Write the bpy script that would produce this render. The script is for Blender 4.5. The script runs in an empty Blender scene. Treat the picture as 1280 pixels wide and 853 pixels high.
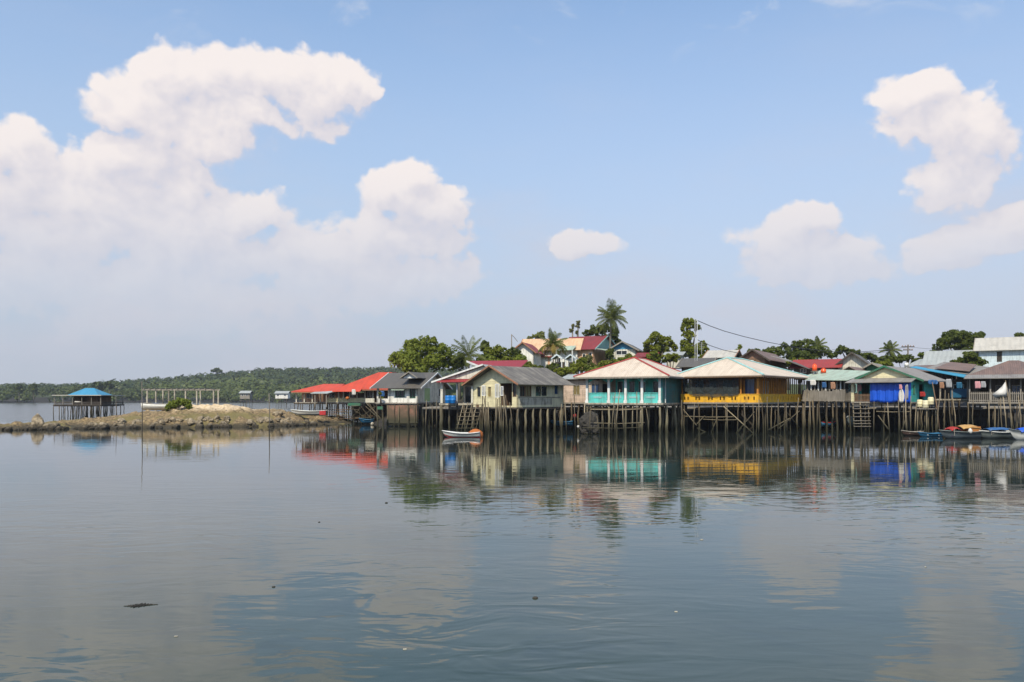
import bpy, math, random
import numpy as np
from mathutils import Vector, noise as mnoise
R = math.radians
SC = bpy.context.scene
COL = SC.collection
EYE = 3.3; HOR = 497.0; F = 1000.0

# ------------------------------------------------------------------ camera
cam_d = bpy.data.cameras.new('camera'); cam = bpy.data.objects.new('camera', cam_d); COL.objects.link(cam)
cam.location = (0, 0, EYE); cam.rotation_euler = (R(90), 0, 0)
cam_d.sensor_width = 36; cam_d.lens = 36 * F / 1280; cam_d.shift_y = (HOR - 426.5) / 1280
cam_d.clip_start = 0.2; cam_d.clip_end = 6000
SC.camera = cam
# ------------------------------------------------------------------ exposure
SC.view_settings.view_transform = 'Standard'; SC.view_settings.look = 'None'
SC.view_settings.exposure = 0.0; SC.view_settings.gamma = 1.0; SC.view_settings.use_curve_mapping = False
SC.render.engine = 'CYCLES'
SC.cycles.max_bounces = 6; SC.cycles.diffuse_bounces = 2; SC.cycles.glossy_bounces = 3
SC.cycles.transmission_bounces = 2; SC.cycles.volume_bounces = 0; SC.cycles.transparent_max_bounces = 4
SC.cycles.caustics_reflective = False; SC.cycles.caustics_refractive = False
# ------------------------------------------------------------------ sun
TO_SUN = Vector((-0.25, -0.77, 1.0)).normalized()
sd = bpy.data.lights.new('sun', 'SUN'); sd.energy = 4.8; sd.angle = R(0.6); sd.color = (1.0, 0.91, 0.76)
sun = bpy.data.objects.new('sun', sd); COL.objects.link(sun)
sun.rotation_euler = (-TO_SUN).to_track_quat('-Z', 'Y').to_euler()
sun.location = (-60, -60, 90)
# ------------------------------------------------------------------ node helpers
class NT:
    def __init__(s, nt): s.nt = nt; s.n = nt.nodes; s.l = nt.links
    def node(s, t, **k):
        x = s.n.new(t)
        for a, v in k.items(): setattr(x, a, v)
        return x
    def put(s, sock, v):
        if v is None: return
        if hasattr(v, 'is_linked') or isinstance(v, bpy.types.NodeSocket): s.l.new(v, sock)
        else:
            if isinstance(v, (tuple, list)) and len(v) == 3 and sock.type == 'RGBA': v = (*v, 1)
            sock.default_value = v
    def m(s, op, a, b=None, c=None, clamp=False):
        x = s.node('ShaderNodeMath', operation=op, use_clamp=clamp)
        s.put(x.inputs[0], a); s.put(x.inputs[1], b); s.put(x.inputs[2], c)
        return x.outputs[0]
    def v(s, op, a, b=None, c=None, out=0):
        x = s.node('ShaderNodeVectorMath', operation=op)
        s.put(x.inputs[0], a); s.put(x.inputs[1], b)
        if c is not None: s.put(x.inputs[2], c)
        return x.outputs[out]
    def ramp(s, x, a, b, lo=0.0, hi=1.0, smooth=True):
        r = s.node('ShaderNodeMapRange', interpolation_type='SMOOTHSTEP' if smooth else 'LINEAR')
        s.put(r.inputs[0], x); s.put(r.inputs[1], a); s.put(r.inputs[2], b); s.put(r.inputs[3], lo); s.put(r.inputs[4], hi)
        return r.outputs[0]
    def mix(s, f, a, b, mode='MIX'):
        x = s.node('ShaderNodeMix', data_type='RGBA', blend_type=mode)
        s.put(x.inputs[0], f); s.put(x.inputs[6], a); s.put(x.inputs[7], b)
        return x.outputs[2]
    def noise(s, vec, scale, detail=3, rough=0.5, dist=0.0, out=0):
        x = s.node('ShaderNodeTexNoise'); x.noise_dimensions = '3D'
        s.put(x.inputs['Vector'], vec); s.put(x.inputs['Scale'], scale); s.put(x.inputs['Detail'], detail)
        s.put(x.inputs['Roughness'], rough); s.put(x.inputs['Distortion'], dist)
        return x.outputs[out]

# ------------------------------------------------------------------ world: Nishita sky + procedural cumulus laid out by compass bearing and elevation
W = bpy.data.worlds.new('World'); SC.world = W; W.use_nodes = True
W.cycles.sampling_method = 'MANUAL'; W.cycles.sample_map_resolution = 512
t = NT(W.node_tree); t.n.clear()
STR = 0.15
sky = t.node('ShaderNodeTexSky'); sky.sky_type = 'NISHITA'; sky.sun_disc = False
sky.sun_elevation = math.asin(TO_SUN.z); sky.sun_rotation = math.atan2(TO_SUN.x, TO_SUN.y)
sky.air_density = 1.0; sky.dust_density = 0.6; sky.ozone_density = 1.5
geo = t.node('ShaderNodeTexCoord')
sep = t.node('ShaderNodeSeparateXYZ'); t.l.new(geo.outputs['Generated'], sep.inputs[0])
dx, dy, dz = sep.outputs
az = t.m('ARCTAN2', dx, dy)
hl = t.m('SQRT', t.m('ADD', t.m('MULTIPLY', dx, dx), t.m('MULTIPLY', dy, dy)))
el = t.m('DIVIDE', dz, t.m('MAXIMUM', hl, 0.05))
cmb = t.node('ShaderNodeCombineXYZ'); t.put(cmb.inputs[0], az); t.put(cmb.inputs[1], el)
P0 = cmb.outputs[0]
BL = [(215,84,46,42),(290,96,85,46),(385,110,80,52),(446,98,38,44),(210,140,105,60),(300,135,90,42),(400,140,60,32),(165,210,95,60),(262,168,75,45),(205,210,90,55),
      (12,175,50,45),(20,250,85,75),(70,320,100,80),(110,265,70,70),(225,300,150,80),(315,268,70,48),(372,325,85,55),(190,370,200,70),
      (522,216,36,26),(500,240,60,34),(530,270,62,50),(480,300,80,55),(550,300,48,45),(520,345,95,60),(430,350,110,60),
      (728,306,52,24),
      (1148,118,60,28),(1165,145,80,42),(1212,170,60,52),(1198,212,68,52),
      (1018,276,38,26),(985,300,70,34),(1010,322,90,40),(1025,345,85,30),
      (1262,262,60,20),(1240,298,105,36),(1175,325,55,22)]
def cloud_group():
    g = bpy.data.node_groups.new('cloud_field', 'ShaderNodeTree')
    g.interface.new_socket('P', in_out='INPUT', socket_type='NodeSocketVector')
    g.interface.new_socket('D', in_out='OUTPUT', socket_type='NodeSocketFloat')
    g.interface.new_socket('S', in_out='OUTPUT', socket_type='NodeSocketFloat')
    q = NT(g); gi = q.node('NodeGroupInput'); go = q.node('NodeGroupOutput')
    p = gi.outputs[0]
    w1 = q.noise(p, 9.0, 4, 0.60, 0.0, out=1)
    pw = q.v('ADD', p, q.v('MULTIPLY', q.v('SUBTRACT', w1, (0.5, 0.5, 0.5)), (0.075, 0.065, 0)))
    cur = None
    for i, (x, y, rx, ry) in enumerate(BL):
        u = (x - 640) / F; a = math.atan(u); v = (HOR - y) / F * math.cos(a)
        sx = F / (rx * 1.12) / math.cos(a); sy = F / (ry * 1.12) / math.cos(a)
        ln = q.v('LENGTH', q.v('MULTIPLY_ADD', pw, (sx, sy, 0), (-a * sx, -v * sy, 0)), out=1)
        if cur is None: cur = ln
        else: cur = q.m('SMOOTH_MIN', cur, ln, 0.30)
    vo = q.node('ShaderNodeTexVoronoi'); vo.feature = 'F1'; q.put(vo.inputs['Vector'], pw); q.put(vo.inputs['Scale'], 20.0)
    vo.inputs['Detail'].default_value = 2.0; vo.inputs['Roughness'].default_value = 0.6
    n2 = q.noise(p, 26.0, 5, 0.66)
    base = q.m('SUBTRACT', 1.10, cur)
    bill = q.m('SUBTRACT', 0.45, vo.outputs[0])
    det = q.m('ADD', q.m('MULTIPLY', bill, 0.38), q.m('MULTIPLY', q.m('SUBTRACT', n2, 0.5), 0.42))
    q.put(go.inputs[0], q.m('ADD', base, det))
    q.put(go.inputs[1], q.m('ADD', q.m('MULTIPLY', q.m('MINIMUM', base, 0.7), 0.9), q.m('MULTIPLY', det, 0.8)))
    return g
CG = cloud_group()
def field(vec):
    n = t.node('ShaderNodeGroup'); n.node_tree = CG; t.put(n.inputs[0], vec); return n.outputs
d0, s0_ = field(P0); _, s1_ = field(t.v('ADD', P0, (-0.010, 0.026, 0)))
under = t.ramp(t.m('SUBTRACT', s1_, s0_), 0.02, 0.50)
cov = t.ramp(d0, 0.0, t.m('MULTIPLY_ADD', under, 1.0, 0.22))
cov = t.m('MULTIPLY', cov, t.m('MULTIPLY_ADD', under, -0.22, 1.0))
cov = t.m('MULTIPLY', cov, t.m('MULTIPLY', t.ramp(el, 0.02, 0.20, 0.10, 1.0), 1.0))
lit = t.ramp(t.m('SUBTRACT', s0_, s1_), -0.38, 0.40)
lit = t.m('MULTIPLY', lit, t.ramp(el, 0.06, 0.34, 0.55, 1.0))
def L3(r, g, b, k=1.0):
    f = lambda c: ((c / 255 + 0.055) / 1.055) ** 2.4 if c > 10 else 0
    return (f(r) * k, f(g) * k, f(b) * k)
SK = lambda r, g, b: L3(r, g, b, 1 / STR)
skyc = t.mix(1.0, sky.outputs[0], (1.30, 1.42, 1.44, 1), 'MULTIPLY')
skyc = t.mix(t.ramp(el, 0.50, 0.0, 0.10, 1.0, smooth=False), skyc, SK(178, 196, 224))
haze = t.m('EXPONENT', t.m('DIVIDE', t.m('MULTIPLY', t.m('MAXIMUM', el, 0.0), -1.0), 0.185))
left = t.ramp(az, -0.25, 0.25)
skyc = t.mix(t.m('MULTIPLY', haze, 0.97), skyc, t.mix(left, SK(192, 199, 209), SK(206, 208, 219)))
# thin milky veil in the middle of the sky
veil = t.m('MULTIPLY', t.ramp(t.noise(t.v('MULTIPLY', P0, (1.0, 2.2, 1)), 3.5, 5, 0.55), 0.42, 0.72), t.ramp(el, 0.34, 0.12, 0.08, 0.70))
skyc = t.mix(veil, skyc, SK(208, 208, 219))
wis = t.m('MULTIPLY', t.ramp(t.noise(t.v('MULTIPLY', t.v('ADD', P0, (0.3, 0.11, 0)), (1.0, 1.4, 1)), 7.0, 5, 0.6, 0.8), 0.56, 0.75), t.ramp(el, 0.38, 0.45, 0.0, 0.45))
skyc = t.mix(wis, skyc, SK(225, 228, 236))
cc = t.mix(lit, SK(216, 212, 221), SK(253, 243, 238))
cc = t.mix(t.ramp(el, 0.06, 0.28), t.mix(0.55, cc, SK(210, 211, 219)), cc)
skyc = t.mix(t.m('MULTIPLY', cov, t.ramp(el, 0.14, 0.30, 0.78, 0.95)), skyc, cc)
skyc = t.mix(t.ramp(el, -0.02, 0.0, 1.0, 0.0), skyc, SK(95, 102, 98))
bg = t.node('ShaderNodeBackground'); t.put(bg.inputs[0], skyc); bg.inputs[1].default_value = STR
wo = t.node('ShaderNodeOutputWorld'); t.l.new(bg.outputs[0], wo.inputs[0])

# ------------------------------------------------------------------ materials
MATS = {}
def new_mat(name):
    m = bpy.data.materials.new(name); m.use_nodes = True
    q = NT(m.node_tree); q.n.clear()
    out = q.node('ShaderNodeOutputMaterial'); b = q.node('ShaderNodeBsdfPrincipled'); q.l.new(b.outputs[0], out.inputs[0])
    q.b = b; q.out = out; MATS[name] = m
    return m, q
def bump(q, h, dist=0.02, strength=1.0):
    x = q.node('ShaderNodeBump'); q.put(x.inputs['Height'], h); x.inputs['Distance'].default_value = dist; x.inputs['Strength'].default_value = strength
    q.l.new(x.outputs[0], q.b.inputs['Normal'])
def objc(q): return q.node('ShaderNodeTexCoord').outputs['Object']
def posn(q): return q.node('ShaderNodeNewGeometry').outputs['Position']
def paint(name, c, rough=0.6, dirt=0.35, planks=0.0, dirtc=(0.10, 0.085, 0.06)):
    m, q = new_mat(name); o = objc(q)
    n1 = q.noise(o, 1.3, 5, 0.6); st = q.noise(q.v('MULTIPLY', o, (5, 5, 0.6)), 1.0, 4, 0.6)
    f = q.m('MULTIPLY', q.ramp(q.m('MULTIPLY', n1, st), 0.17, 0.36), min(1, dirt * 1.35))
    col = q.mix(f, c, dirtc)
    col = q.mix(q.ramp(q.noise(o, 9, 3), 0.35, 0.7, 0, 0.18), col, tuple(min(1, x * 1.35) for x in c))
    if planks:
        s = q.node('ShaderNodeSeparateXYZ'); q.l.new(o, s.inputs[0])
        k = q.m('FRACT', q.m('DIVIDE', s.outputs[2], planks)); g = q.ramp(k, 0.0, 0.10, 0.0, 1.0)
        pl = q.node('ShaderNodeTexWhiteNoise'); pl.noise_dimensions = '1D'; q.put(pl.inputs['W'], q.m('FLOOR', q.m('DIVIDE', s.outputs[2], planks)))
        col = q.mix(q.m('MULTIPLY', pl.outputs[0], 0.16), col, dirtc)
        bump(q, g, 0.015)
    else: bump(q, n1, 0.01)
    q.put(q.b.inputs['Base Color'], col); q.put(q.b.inputs['Roughness'], q.ramp(st, 0.3, 0.7, rough, min(1, rough + 0.25)))
    return m
def wood(name, a, b, rough=0.85, wet=False, sc=1.0):
    m, q = new_mat(name); o = objc(q); p = posn(q)
    n1 = q.noise(q.v('MULTIPLY', p, (9 * sc, 9 * sc, 0.8 * sc)), 1.0, 5, 0.65, 0.4)
    n2 = q.noise(p, 0.9, 3)
    col = q.mix(q.ramp(n1, 0.3, 0.72), a, b)
    col = q.mix(q.ramp(n2, 0.4, 0.7, 0, 0.4), col, tuple(x * 0.45 for x in a))
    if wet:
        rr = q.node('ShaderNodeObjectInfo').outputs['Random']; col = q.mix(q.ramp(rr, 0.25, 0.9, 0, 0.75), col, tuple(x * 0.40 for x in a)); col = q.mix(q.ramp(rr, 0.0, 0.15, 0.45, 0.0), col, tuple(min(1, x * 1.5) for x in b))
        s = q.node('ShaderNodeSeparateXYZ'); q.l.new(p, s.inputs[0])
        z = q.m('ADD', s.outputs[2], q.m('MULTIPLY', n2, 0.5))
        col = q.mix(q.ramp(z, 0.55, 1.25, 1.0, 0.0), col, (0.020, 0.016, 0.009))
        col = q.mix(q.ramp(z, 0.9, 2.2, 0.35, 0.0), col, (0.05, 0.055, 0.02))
    q.put(q.b.inputs['Base Color'], col); q.b.inputs['Roughness'].default_value = rough
    bump(q, n1, 0.01)
    return m
def corr(name, c, stain=(0.12, 0.09, 0.07), amt=0.5, pitch=0.18, rough=0.55, bd=0.03):
    """corrugated sheet: uv is metres, u along the eave, v up the slope"""
    m, q = new_mat(name); uv = q.node('ShaderNodeUVMap').outputs[0]; p = objc(q)
    s = q.node('ShaderNodeSeparateXYZ'); q.l.new(uv, s.inputs[0]); u, v = s.outputs[0], s.outputs[1]
    wv = q.m('SINE', q.m('MULTIPLY', u, 2 * math.pi / pitch))
    wn = q.node('ShaderNodeTexWhiteNoise'); wn.noise_dimensions = '2D'
    cb = q.node('ShaderNodeCombineXYZ'); q.put(cb.inputs[0], q.m('FLOOR', q.m('DIVIDE', u, 0.8))); q.put(cb.inputs[1], q.m('FLOOR', q.m('DIVIDE', q.m('ADD', v, 0.3), 1.75)))
    q.l.new(cb.outputs[0], wn.inputs['Vector'])
    sc = q.node('ShaderNodeCombineXYZ'); q.put(sc.inputs[0], q.m('MULTIPLY', u, 2.2)); q.put(sc.inputs[1], q.m('MULTIPLY', v, 0.35))
    st = q.noise(sc.outputs[0], 1.0, 5, 0.65); n1 = q.noise(p, 0.7, 4, 0.6)
    col = q.mix(q.m('MULTIPLY', q.ramp(st, 0.42, 0.72), amt), c, stain)
    col = q.mix(q.m('MULTIPLY', q.ramp(n1, 0.5, 0.72), amt * 0.7), col, stain)
    col = q.mix(q.m('MULTIPLY', wn.outputs[0], 0.22), col, tuple(x * 0.6 for x in c))
    seam = q.ramp(q.m('FRACT', q.m('DIVIDE', q.m('ADD', v, 0.3), 1.75)), 0.0, 0.03, 0.35, 0.0)
    col = q.mix(seam, col, tuple(x * 0.4 for x in c))
    q.put(q.b.inputs['Base Color'], col); q.b.inputs['Roughness'].default_value = rough
    bump(q, wv, bd, 0.7)
    return m
def foliage(name, a, b, trans=0.25):
    m, q = new_mat(name)
    at = q.node('ShaderNodeAttribute', attribute_name='tint').outputs['Fac']; p = objc(q)
    f = q.m('ADD', q.m('MULTIPLY', at, 0.6), q.m('MULTIPLY', q.ramp(q.noise(p, 0.45, 3), 0.3, 0.7), 0.4))
    col = q.mix(f, a, b)
    q.put(q.b.inputs['Base Color'], col); q.b.inputs['Roughness'].default_value = 0.55
    q.b.inputs['Specular IOR Level'].default_value = 0.25
    tr = q.node('ShaderNodeBsdfTranslucent'); q.put(tr.inputs[0], q.mix(0.5, col, (0.22, 0.26, 0.02, 1)))
    ms = q.node('ShaderNodeMixShader'); ms.inputs[0].default_value = trans
    q.l.new(q.b.outputs[0], ms.inputs[1]); q.l.new(tr.outputs[0], ms.inputs[2]); q.l.new(ms.outputs[0], q.out.inputs[0])
    return m
def plain(name, c, rough=0.6, metal=0.0, var=0.25, sc=3.0, spec=0.5):
    m, q = new_mat(name); n = q.noise(objc(q), sc, 4, 0.6)
    q.put(q.b.inputs['Base Color'], q.mix(q.ramp(n, 0.3, 0.7, 0, var), c, tuple(x * 0.45 for x in c)))
    q.b.inputs['Roughness'].default_value = rough; q.b.inputs['Metallic'].default_value = metal
    q.b.inputs['Specular IOR Level'].default_value = spec
    bump(q, n, 0.01)
    return m

paint('cream_plaster', (0.78, 0.70, 0.43), dirt=0.18, planks=0.24)
paint('cream_side', (0.78, 0.71, 0.47), dirt=0.25, planks=0.24)
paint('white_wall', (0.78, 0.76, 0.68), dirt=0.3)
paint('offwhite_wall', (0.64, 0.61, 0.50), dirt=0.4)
paint('pink_wall', (0.66, 0.50, 0.38), dirt=0.4, planks=0.2)
paint('turquoise', (0.04, 0.46, 0.42), dirt=0.4, planks=0.2)
paint('turquoise_light', (0.10, 0.56, 0.50), dirt=0.38)
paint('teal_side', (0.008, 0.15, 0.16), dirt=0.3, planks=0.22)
paint('teal_wall', (0.03, 0.42, 0.36), dirt=0.35, planks=0.22)
paint('yellow', (0.82, 0.42, 0.012), dirt=0.3)
paint('orange_wall', (0.54, 0.21, 0.018), dirt=0.3, planks=0.2)
paint('white_trim', (0.74, 0.74, 0.70), dirt=0.2)
paint('red_trim', (0.30, 0.035, 0.03), dirt=0.2)
paint('brown_trim', (0.33, 0.15, 0.08), dirt=0.3)
paint('teal_trim', (0.27, 0.48, 0.46), dirt=0.2)
paint('green_trim', (0.025, 0.14, 0.075), dirt=0.3)
paint('peach_wall', (0.70, 0.42, 0.25), dirt=0.3)
paint('concrete', (0.45, 0.41, 0.32), dirt=0.6)
paint('light_blue_wall', (0.58, 0.68, 0.70), dirt=0.25)
paint('green_door', (0.36, 0.48, 0.22), dirt=0.2)
paint('rust_panel', (0.30, 0.15, 0.09), dirt=0.6, planks=0.35)
wood('grey_wood', (0.20, 0.175, 0.14), (0.34, 0.31, 0.26))
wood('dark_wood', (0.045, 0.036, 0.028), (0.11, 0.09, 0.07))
wood('brown_wood', (0.13, 0.075, 0.04), (0.24, 0.15, 0.09))
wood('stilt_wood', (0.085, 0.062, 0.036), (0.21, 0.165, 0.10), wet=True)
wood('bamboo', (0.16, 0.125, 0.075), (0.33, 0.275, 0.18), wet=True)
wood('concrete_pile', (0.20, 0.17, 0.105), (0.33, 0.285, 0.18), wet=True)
wood('bark', (0.10, 0.085, 0.065), (0.24, 0.21, 0.17))
corr('beige_roof', (0.66, 0.56, 0.44), (0.36, 0.27, 0.19), 0.45)
corr('grey_roof', (0.12, 0.105, 0.085), (0.32, 0.29, 0.23), 0.8)
corr('dark_grey_roof', (0.12, 0.108, 0.088), (0.07, 0.065, 0.06), 0.5)
corr('orange_roof', (0.62, 0.075, 0.03), (0.30, 0.05, 0.025), 0.55)
corr('red_roof', (0.30, 0.025, 0.028), (0.17, 0.03, 0.03), 0.4)
corr('bright_red_roof', (0.33, 0.04, 0.03), (0.22, 0.05, 0.04), 0.6)
corr('dark_red_roof', (0.24, 0.035, 0.035), (0.12, 0.03, 0.03), 0.4)
corr('green_roof', (0.40, 0.50, 0.39), (0.24, 0.22, 0.16), 0.6)
corr('weathered_roof', (0.27, 0.25, 0.22), (0.13, 0.10, 0.08), 0.6)
corr('pale_grey_roof', (0.36, 0.38, 0.36), (0.20, 0.20, 0.18), 0.5, pitch=0.5)
corr('blue_roof', (0.04, 0.30, 0.48), (0.10, 0.25, 0.30), 0.4)
corr('sky_blue_roof', (0.05, 0.25, 0.40), (0.04, 0.22, 0.40), 0.5, pitch=0.5)
corr('rusty_beige_roof', (0.68, 0.45, 0.26), (0.42, 0.20, 0.09), 0.55, pitch=0.3)
corr('brown_roof', (0.20, 0.13, 0.10), (0.09, 0.07, 0.06), 0.6)
corr('cement_roof', (0.50, 0.47, 0.40), (0.26, 0.24, 0.20), 0.5, pitch=0.6)
plain('dark_glass', (0.018, 0.022, 0.025), 0.12, var=0.2)
plain('blue_glass', (0.03, 0.07, 0.16), 0.15, var=0.3)
plain('amber_glass', (0.22, 0.17, 0.07), 0.3, var=0.3)
plain('grey_curtain', (0.34, 0.35, 0.36), 0.9)
plain('blue_tarp', (0.012, 0.10, 0.62), 0.38, var=0.35, sc=1.2)
plain('blue_tarp_pale', (0.03, 0.11, 0.27), 0.45, var=0.4, sc=2)
plain('blue_plastic', (0.01, 0.17, 0.50), 0.35)
plain('orange_plastic', (0.80, 0.09, 0.01), 0.35, var=0.1)
plain('orange_float', (0.42, 0.12, 0.015), 0.6, var=0.35)
plain('white_cloth', (0.62, 0.60, 0.55), 0.9, var=0.15)
plain('canvas', (0.46, 0.27, 0.09), 0.85, var=0.25)
plain('orange_canvas', (0.42, 0.16, 0.03), 0.85, var=0.25)
plain('red_cloth', (0.34, 0.025, 0.02), 0.9)
plain('pink_cloth', (0.60, 0.30, 0.32), 0.9)
plain('purple_cloth', (0.10, 0.03, 0.16), 0.9)
plain('net', (0.030, 0.036, 0.034), 0.95, var=0.6, sc=8)
plain('net_brown', (0.05, 0.045, 0.036), 0.95, var=0.6, sc=8)
plain('boat_grey', (0.12, 0.145, 0.155), 0.55, var=0.4)
plain('boat_green_grey', (0.16, 0.185, 0.17), 0.55, var=0.4)
plain('boat_white', (0.66, 0.66, 0.60), 0.5, var=0.25)
plain('boat_red', (0.48, 0.03, 0.03), 0.5, var=0.3)
plain('boat_brown', (0.13, 0.075, 0.055), 0.7, var=0.4)
plain('boat_blue', (0.02, 0.13, 0.24), 0.5, var=0.4)
plain('steel', (0.42, 0.43, 0.44), 0.5, 0.3)
plain('white_pole', (0.45, 0.46, 0.46), 0.5)
plain('wire', (0.05, 0.05, 0.055), 0.6)
plain('terracotta', (0.36, 0.20, 0.12), 0.9)
plain('black_plastic', (0.02, 0.02, 0.022), 0.5)
m, q = new_mat('see_through_net'); q.put(q.b.inputs['Base Color'], (0.03, 0.04, 0.04, 1)); q.b.inputs['Roughness'].default_value = 0.9
tb = q.node('ShaderNodeBsdfTransparent'); ms = q.node('ShaderNodeMixShader'); q.put(ms.inputs[0], q.ramp(q.noise(objc(q), 2.5, 4, 0.6), 0.3, 0.7, 0.55, 0.9)); q.l.new(tb.outputs[0], ms.inputs[1]); q.l.new(q.b.outputs[0], ms.inputs[2]); q.l.new(ms.outputs[0], q.out.inputs[0])
foliage('leaf_mid', (0.10, 0.13, 0.012), (0.27, 0.29, 0.032), 0.48)
foliage('leaf_fresh', (0.12, 0.16, 0.018), (0.30, 0.34, 0.05), 0.5)
foliage('leaf_bright', (0.09, 0.14, 0.012), (0.26, 0.29, 0.035), 0.4)
foliage('leaf_dark', (0.042, 0.066, 0.012), (0.13, 0.155, 0.022), 0.4)
foliage('leaf_palm', (0.10, 0.12, 0.025), (0.26, 0.28, 0.08), 0.4)
foliage('leaf_palm_dry', (0.22, 0.16, 0.03), (0.30, 0.20, 0.04), 0.15)
foliage('leaf_olive', (0.10, 0.105, 0.03), (0.20, 0.20, 0.07))
foliage('forest_leaf', (0.012, 0.026, 0.012), (0.11, 0.135, 0.022), 0.1)

# brick
m, q = new_mat('brick'); br = q.node('ShaderNodeTexBrick'); 
mp = q.node('ShaderNodeMapping'); mp.inputs['Rotation'].default_value = (R(90), 0, 0); q.l.new(objc(q), mp.inputs[0]); q.l.new(mp.outputs[0], br.inputs['Vector'])
br.inputs['Scale'].default_value = 1.0; br.inputs['Brick Width'].default_value = 0.24; br.inputs['Row Height'].default_value = 0.09; br.inputs['Mortar Size'].default_value = 0.012
br.inputs['Color1'].default_value = (0.26, 0.09, 0.05, 1); br.inputs['Color2'].default_value = (0.36, 0.16, 0.10, 1); br.inputs['Mortar'].default_value = (0.22, 0.19, 0.15, 1)
sp = q.node('ShaderNodeSeparateXYZ'); q.l.new(posn(q), sp.inputs[0])
nb = q.noise(posn(q), 1.2, 5, 0.6)
c = q.mix(q.ramp(nb, 0.38, 0.6, 0, 0.85), br.outputs[0], (0.12, 0.09, 0.055))
c = q.mix(q.ramp(q.m('ADD', sp.outputs[2], nb), 1.2, 2.3, 1, 0), c, (0.06, 0.055, 0.03))
q.put(q.b.inputs['Base Color'], c); q.b.inputs['Roughness'].default_value = 0.9; bump(q, br.outputs[1], 0.01)
# rock + sand spit
m, q = new_mat('rock_sand'); p = posn(q)
s = q.node('ShaderNodeSeparateXYZ'); q.l.new(p, s.inputs[0]); z = s.outputs[2]
n1 = q.noise(p, 0.8, 7, 0.65); n2 = q.noise(p, 3.5, 6, 0.7); n3 = q.noise(p, 0.25, 3, 0.5)
zz = q.m('ADD', z, q.m('MULTIPLY', q.m('SUBTRACT', n1, 0.5), 1.5))
rock = q.mix(q.ramp(n2, 0.35, 0.65), (0.085, 0.058, 0.028), (0.33, 0.235, 0.115))
sand = q.mix(q.ramp(n2, 0.3, 0.7), (0.50, 0.36, 0.19), (0.74, 0.60, 0.41))
col = q.mix(q.ramp(zz, 1.6, 2.3), rock, sand)
col = q.mix(q.ramp(q.m('ADD', z, q.m('MULTIPLY', n2, 0.5)), 0.4, 0.95, 1, 0), col, (0.045, 0.036, 0.018))
col = q.mix(q.m('MULTIPLY', q.ramp(n3, 0.5, 0.6), q.ramp(zz, 1.9, 1.2)), col, (0.16, 0.13, 0.045))
col = q.mix(q.ramp(n1, 0.62, 0.7, 0, 0.8), col, (0.05, 0.04, 0.03))
q.put(q.b.inputs['Base Color'], col); q.b.inputs['Roughness'].default_value = 0.9; bump(q, q.m('ADD', n1, q.m('MULTIPLY', n2, 0.4)), 0.25)
m, q = new_mat('boulder'); p = posn(q)
s = q.node('ShaderNodeSeparateXYZ'); q.l.new(p, s.inputs[0]); n2 = q.noise(p, 2.5, 6, 0.7)
col = q.mix(q.ramp(n2, 0.35, 0.65), (0.11, 0.085, 0.05), (0.36, 0.29, 0.19))
col = q.mix(q.ramp(q.m('ADD', s.outputs[2], q.m('MULTIPLY', n2, 0.5)), 0.4, 0.95, 1, 0), col, (0.035, 0.028, 0.016))
q.put(q.b.inputs['Base Color'], col); q.b.inputs['Roughness'].default_value = 0.9; bump(q, n2, 0.12)
# ground: mud near water, grass and soil on the hill
m, q = new_mat('soil'); p = posn(q)
s = q.node('ShaderNodeSeparateXYZ'); q.l.new(p, s.inputs[0]); n1 = q.noise(p, 0.5, 6, 0.65); n2 = q.noise(p, 4, 5, 0.6)
mud = q.mix(q.ramp(n1, 0.35, 0.65), (0.014, 0.011, 0.007), (0.035, 0.028, 0.018))
grs = q.mix(q.ramp(n2, 0.35, 0.65), (0.035, 0.055, 0.015), (0.10, 0.12, 0.035))
col = q.mix(q.ramp(q.m('ADD', s.outputs[2], n1), 3.2, 4.6), mud, grs)
q.put(q.b.inputs['Base Color'], col); q.b.inputs['Roughness'].default_value = 0.9; bump(q, q.m('ADD', n1, n2), 0.15)
# water
m, q = new_mat('water_surface'); p = posn(q)
w0 = q.noise(q.v('MULTIPLY', p, (0.9, 1.0, 1)), 2.0, 2, 0.5)
w1 = q.noise(q.v('MULTIPLY', p, (0.35, 1.0, 1)), 0.9, 3, 0.5, 0.3)
w2 = q.noise(q.v('MULTIPLY', p, (0.30, 1.0, 1)), 3.2, 3, 0.55, 0.2)
patch = q.ramp(q.noise(q.v('MULTIPLY', p, (0.6, 1.0, 1)), 0.09, 3, 0.5), 0.40, 0.66)
w3 = q.noise(q.v('MULTIPLY', q.v('ADD', p, q.v('MULTIPLY', q.noise(p, 0.15, 2, 0.5, 0, 1), (3, 3, 0))), (0.55, 1.1, 1)), 1.7, 2, 0.5, 0.6)
sy_ = q.node('ShaderNodeSeparateXYZ'); q.l.new(p, sy_.inputs[0]); yn_ = q.ramp(sy_.outputs[1], 10, 40, 2.6, 0.5)
pat2 = q.ramp(q.noise(p, 0.13, 2, 0.5, 0.3), 0.42, 0.6)
w1 = q.m('ADD', w1, q.m('MULTIPLY', q.m('MULTIPLY', w3, q.m('MULTIPLY_ADD', pat2, 0.8, 0.2)), yn_))
h = q.m('ADD', q.m('MULTIPLY', w1, 0.0095), q.m('MULTIPLY', q.m('MULTIPLY', w2, q.m('MULTIPLY_ADD', patch, 0.8, 0.35)), 0.0032))
h = q.m('MULTIPLY', h, q.m('MULTIPLY', q.ramp(sy_.outputs[1], 100, 125, 1.0, 9.0), q.ramp(sy_.outputs[1], 15, 45, 1.0, 0.72)))
bump(q, h, 1.0)
sl = q.noise(q.v('MULTIPLY', p, (0.8, 1.1, 1)), 0.7, 7, 0.72, 0.5)
wd = q.noise(p, 0.12, 3, 0.5)
sp2 = q.noise(p, 7.0, 4, 0.7)
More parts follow.
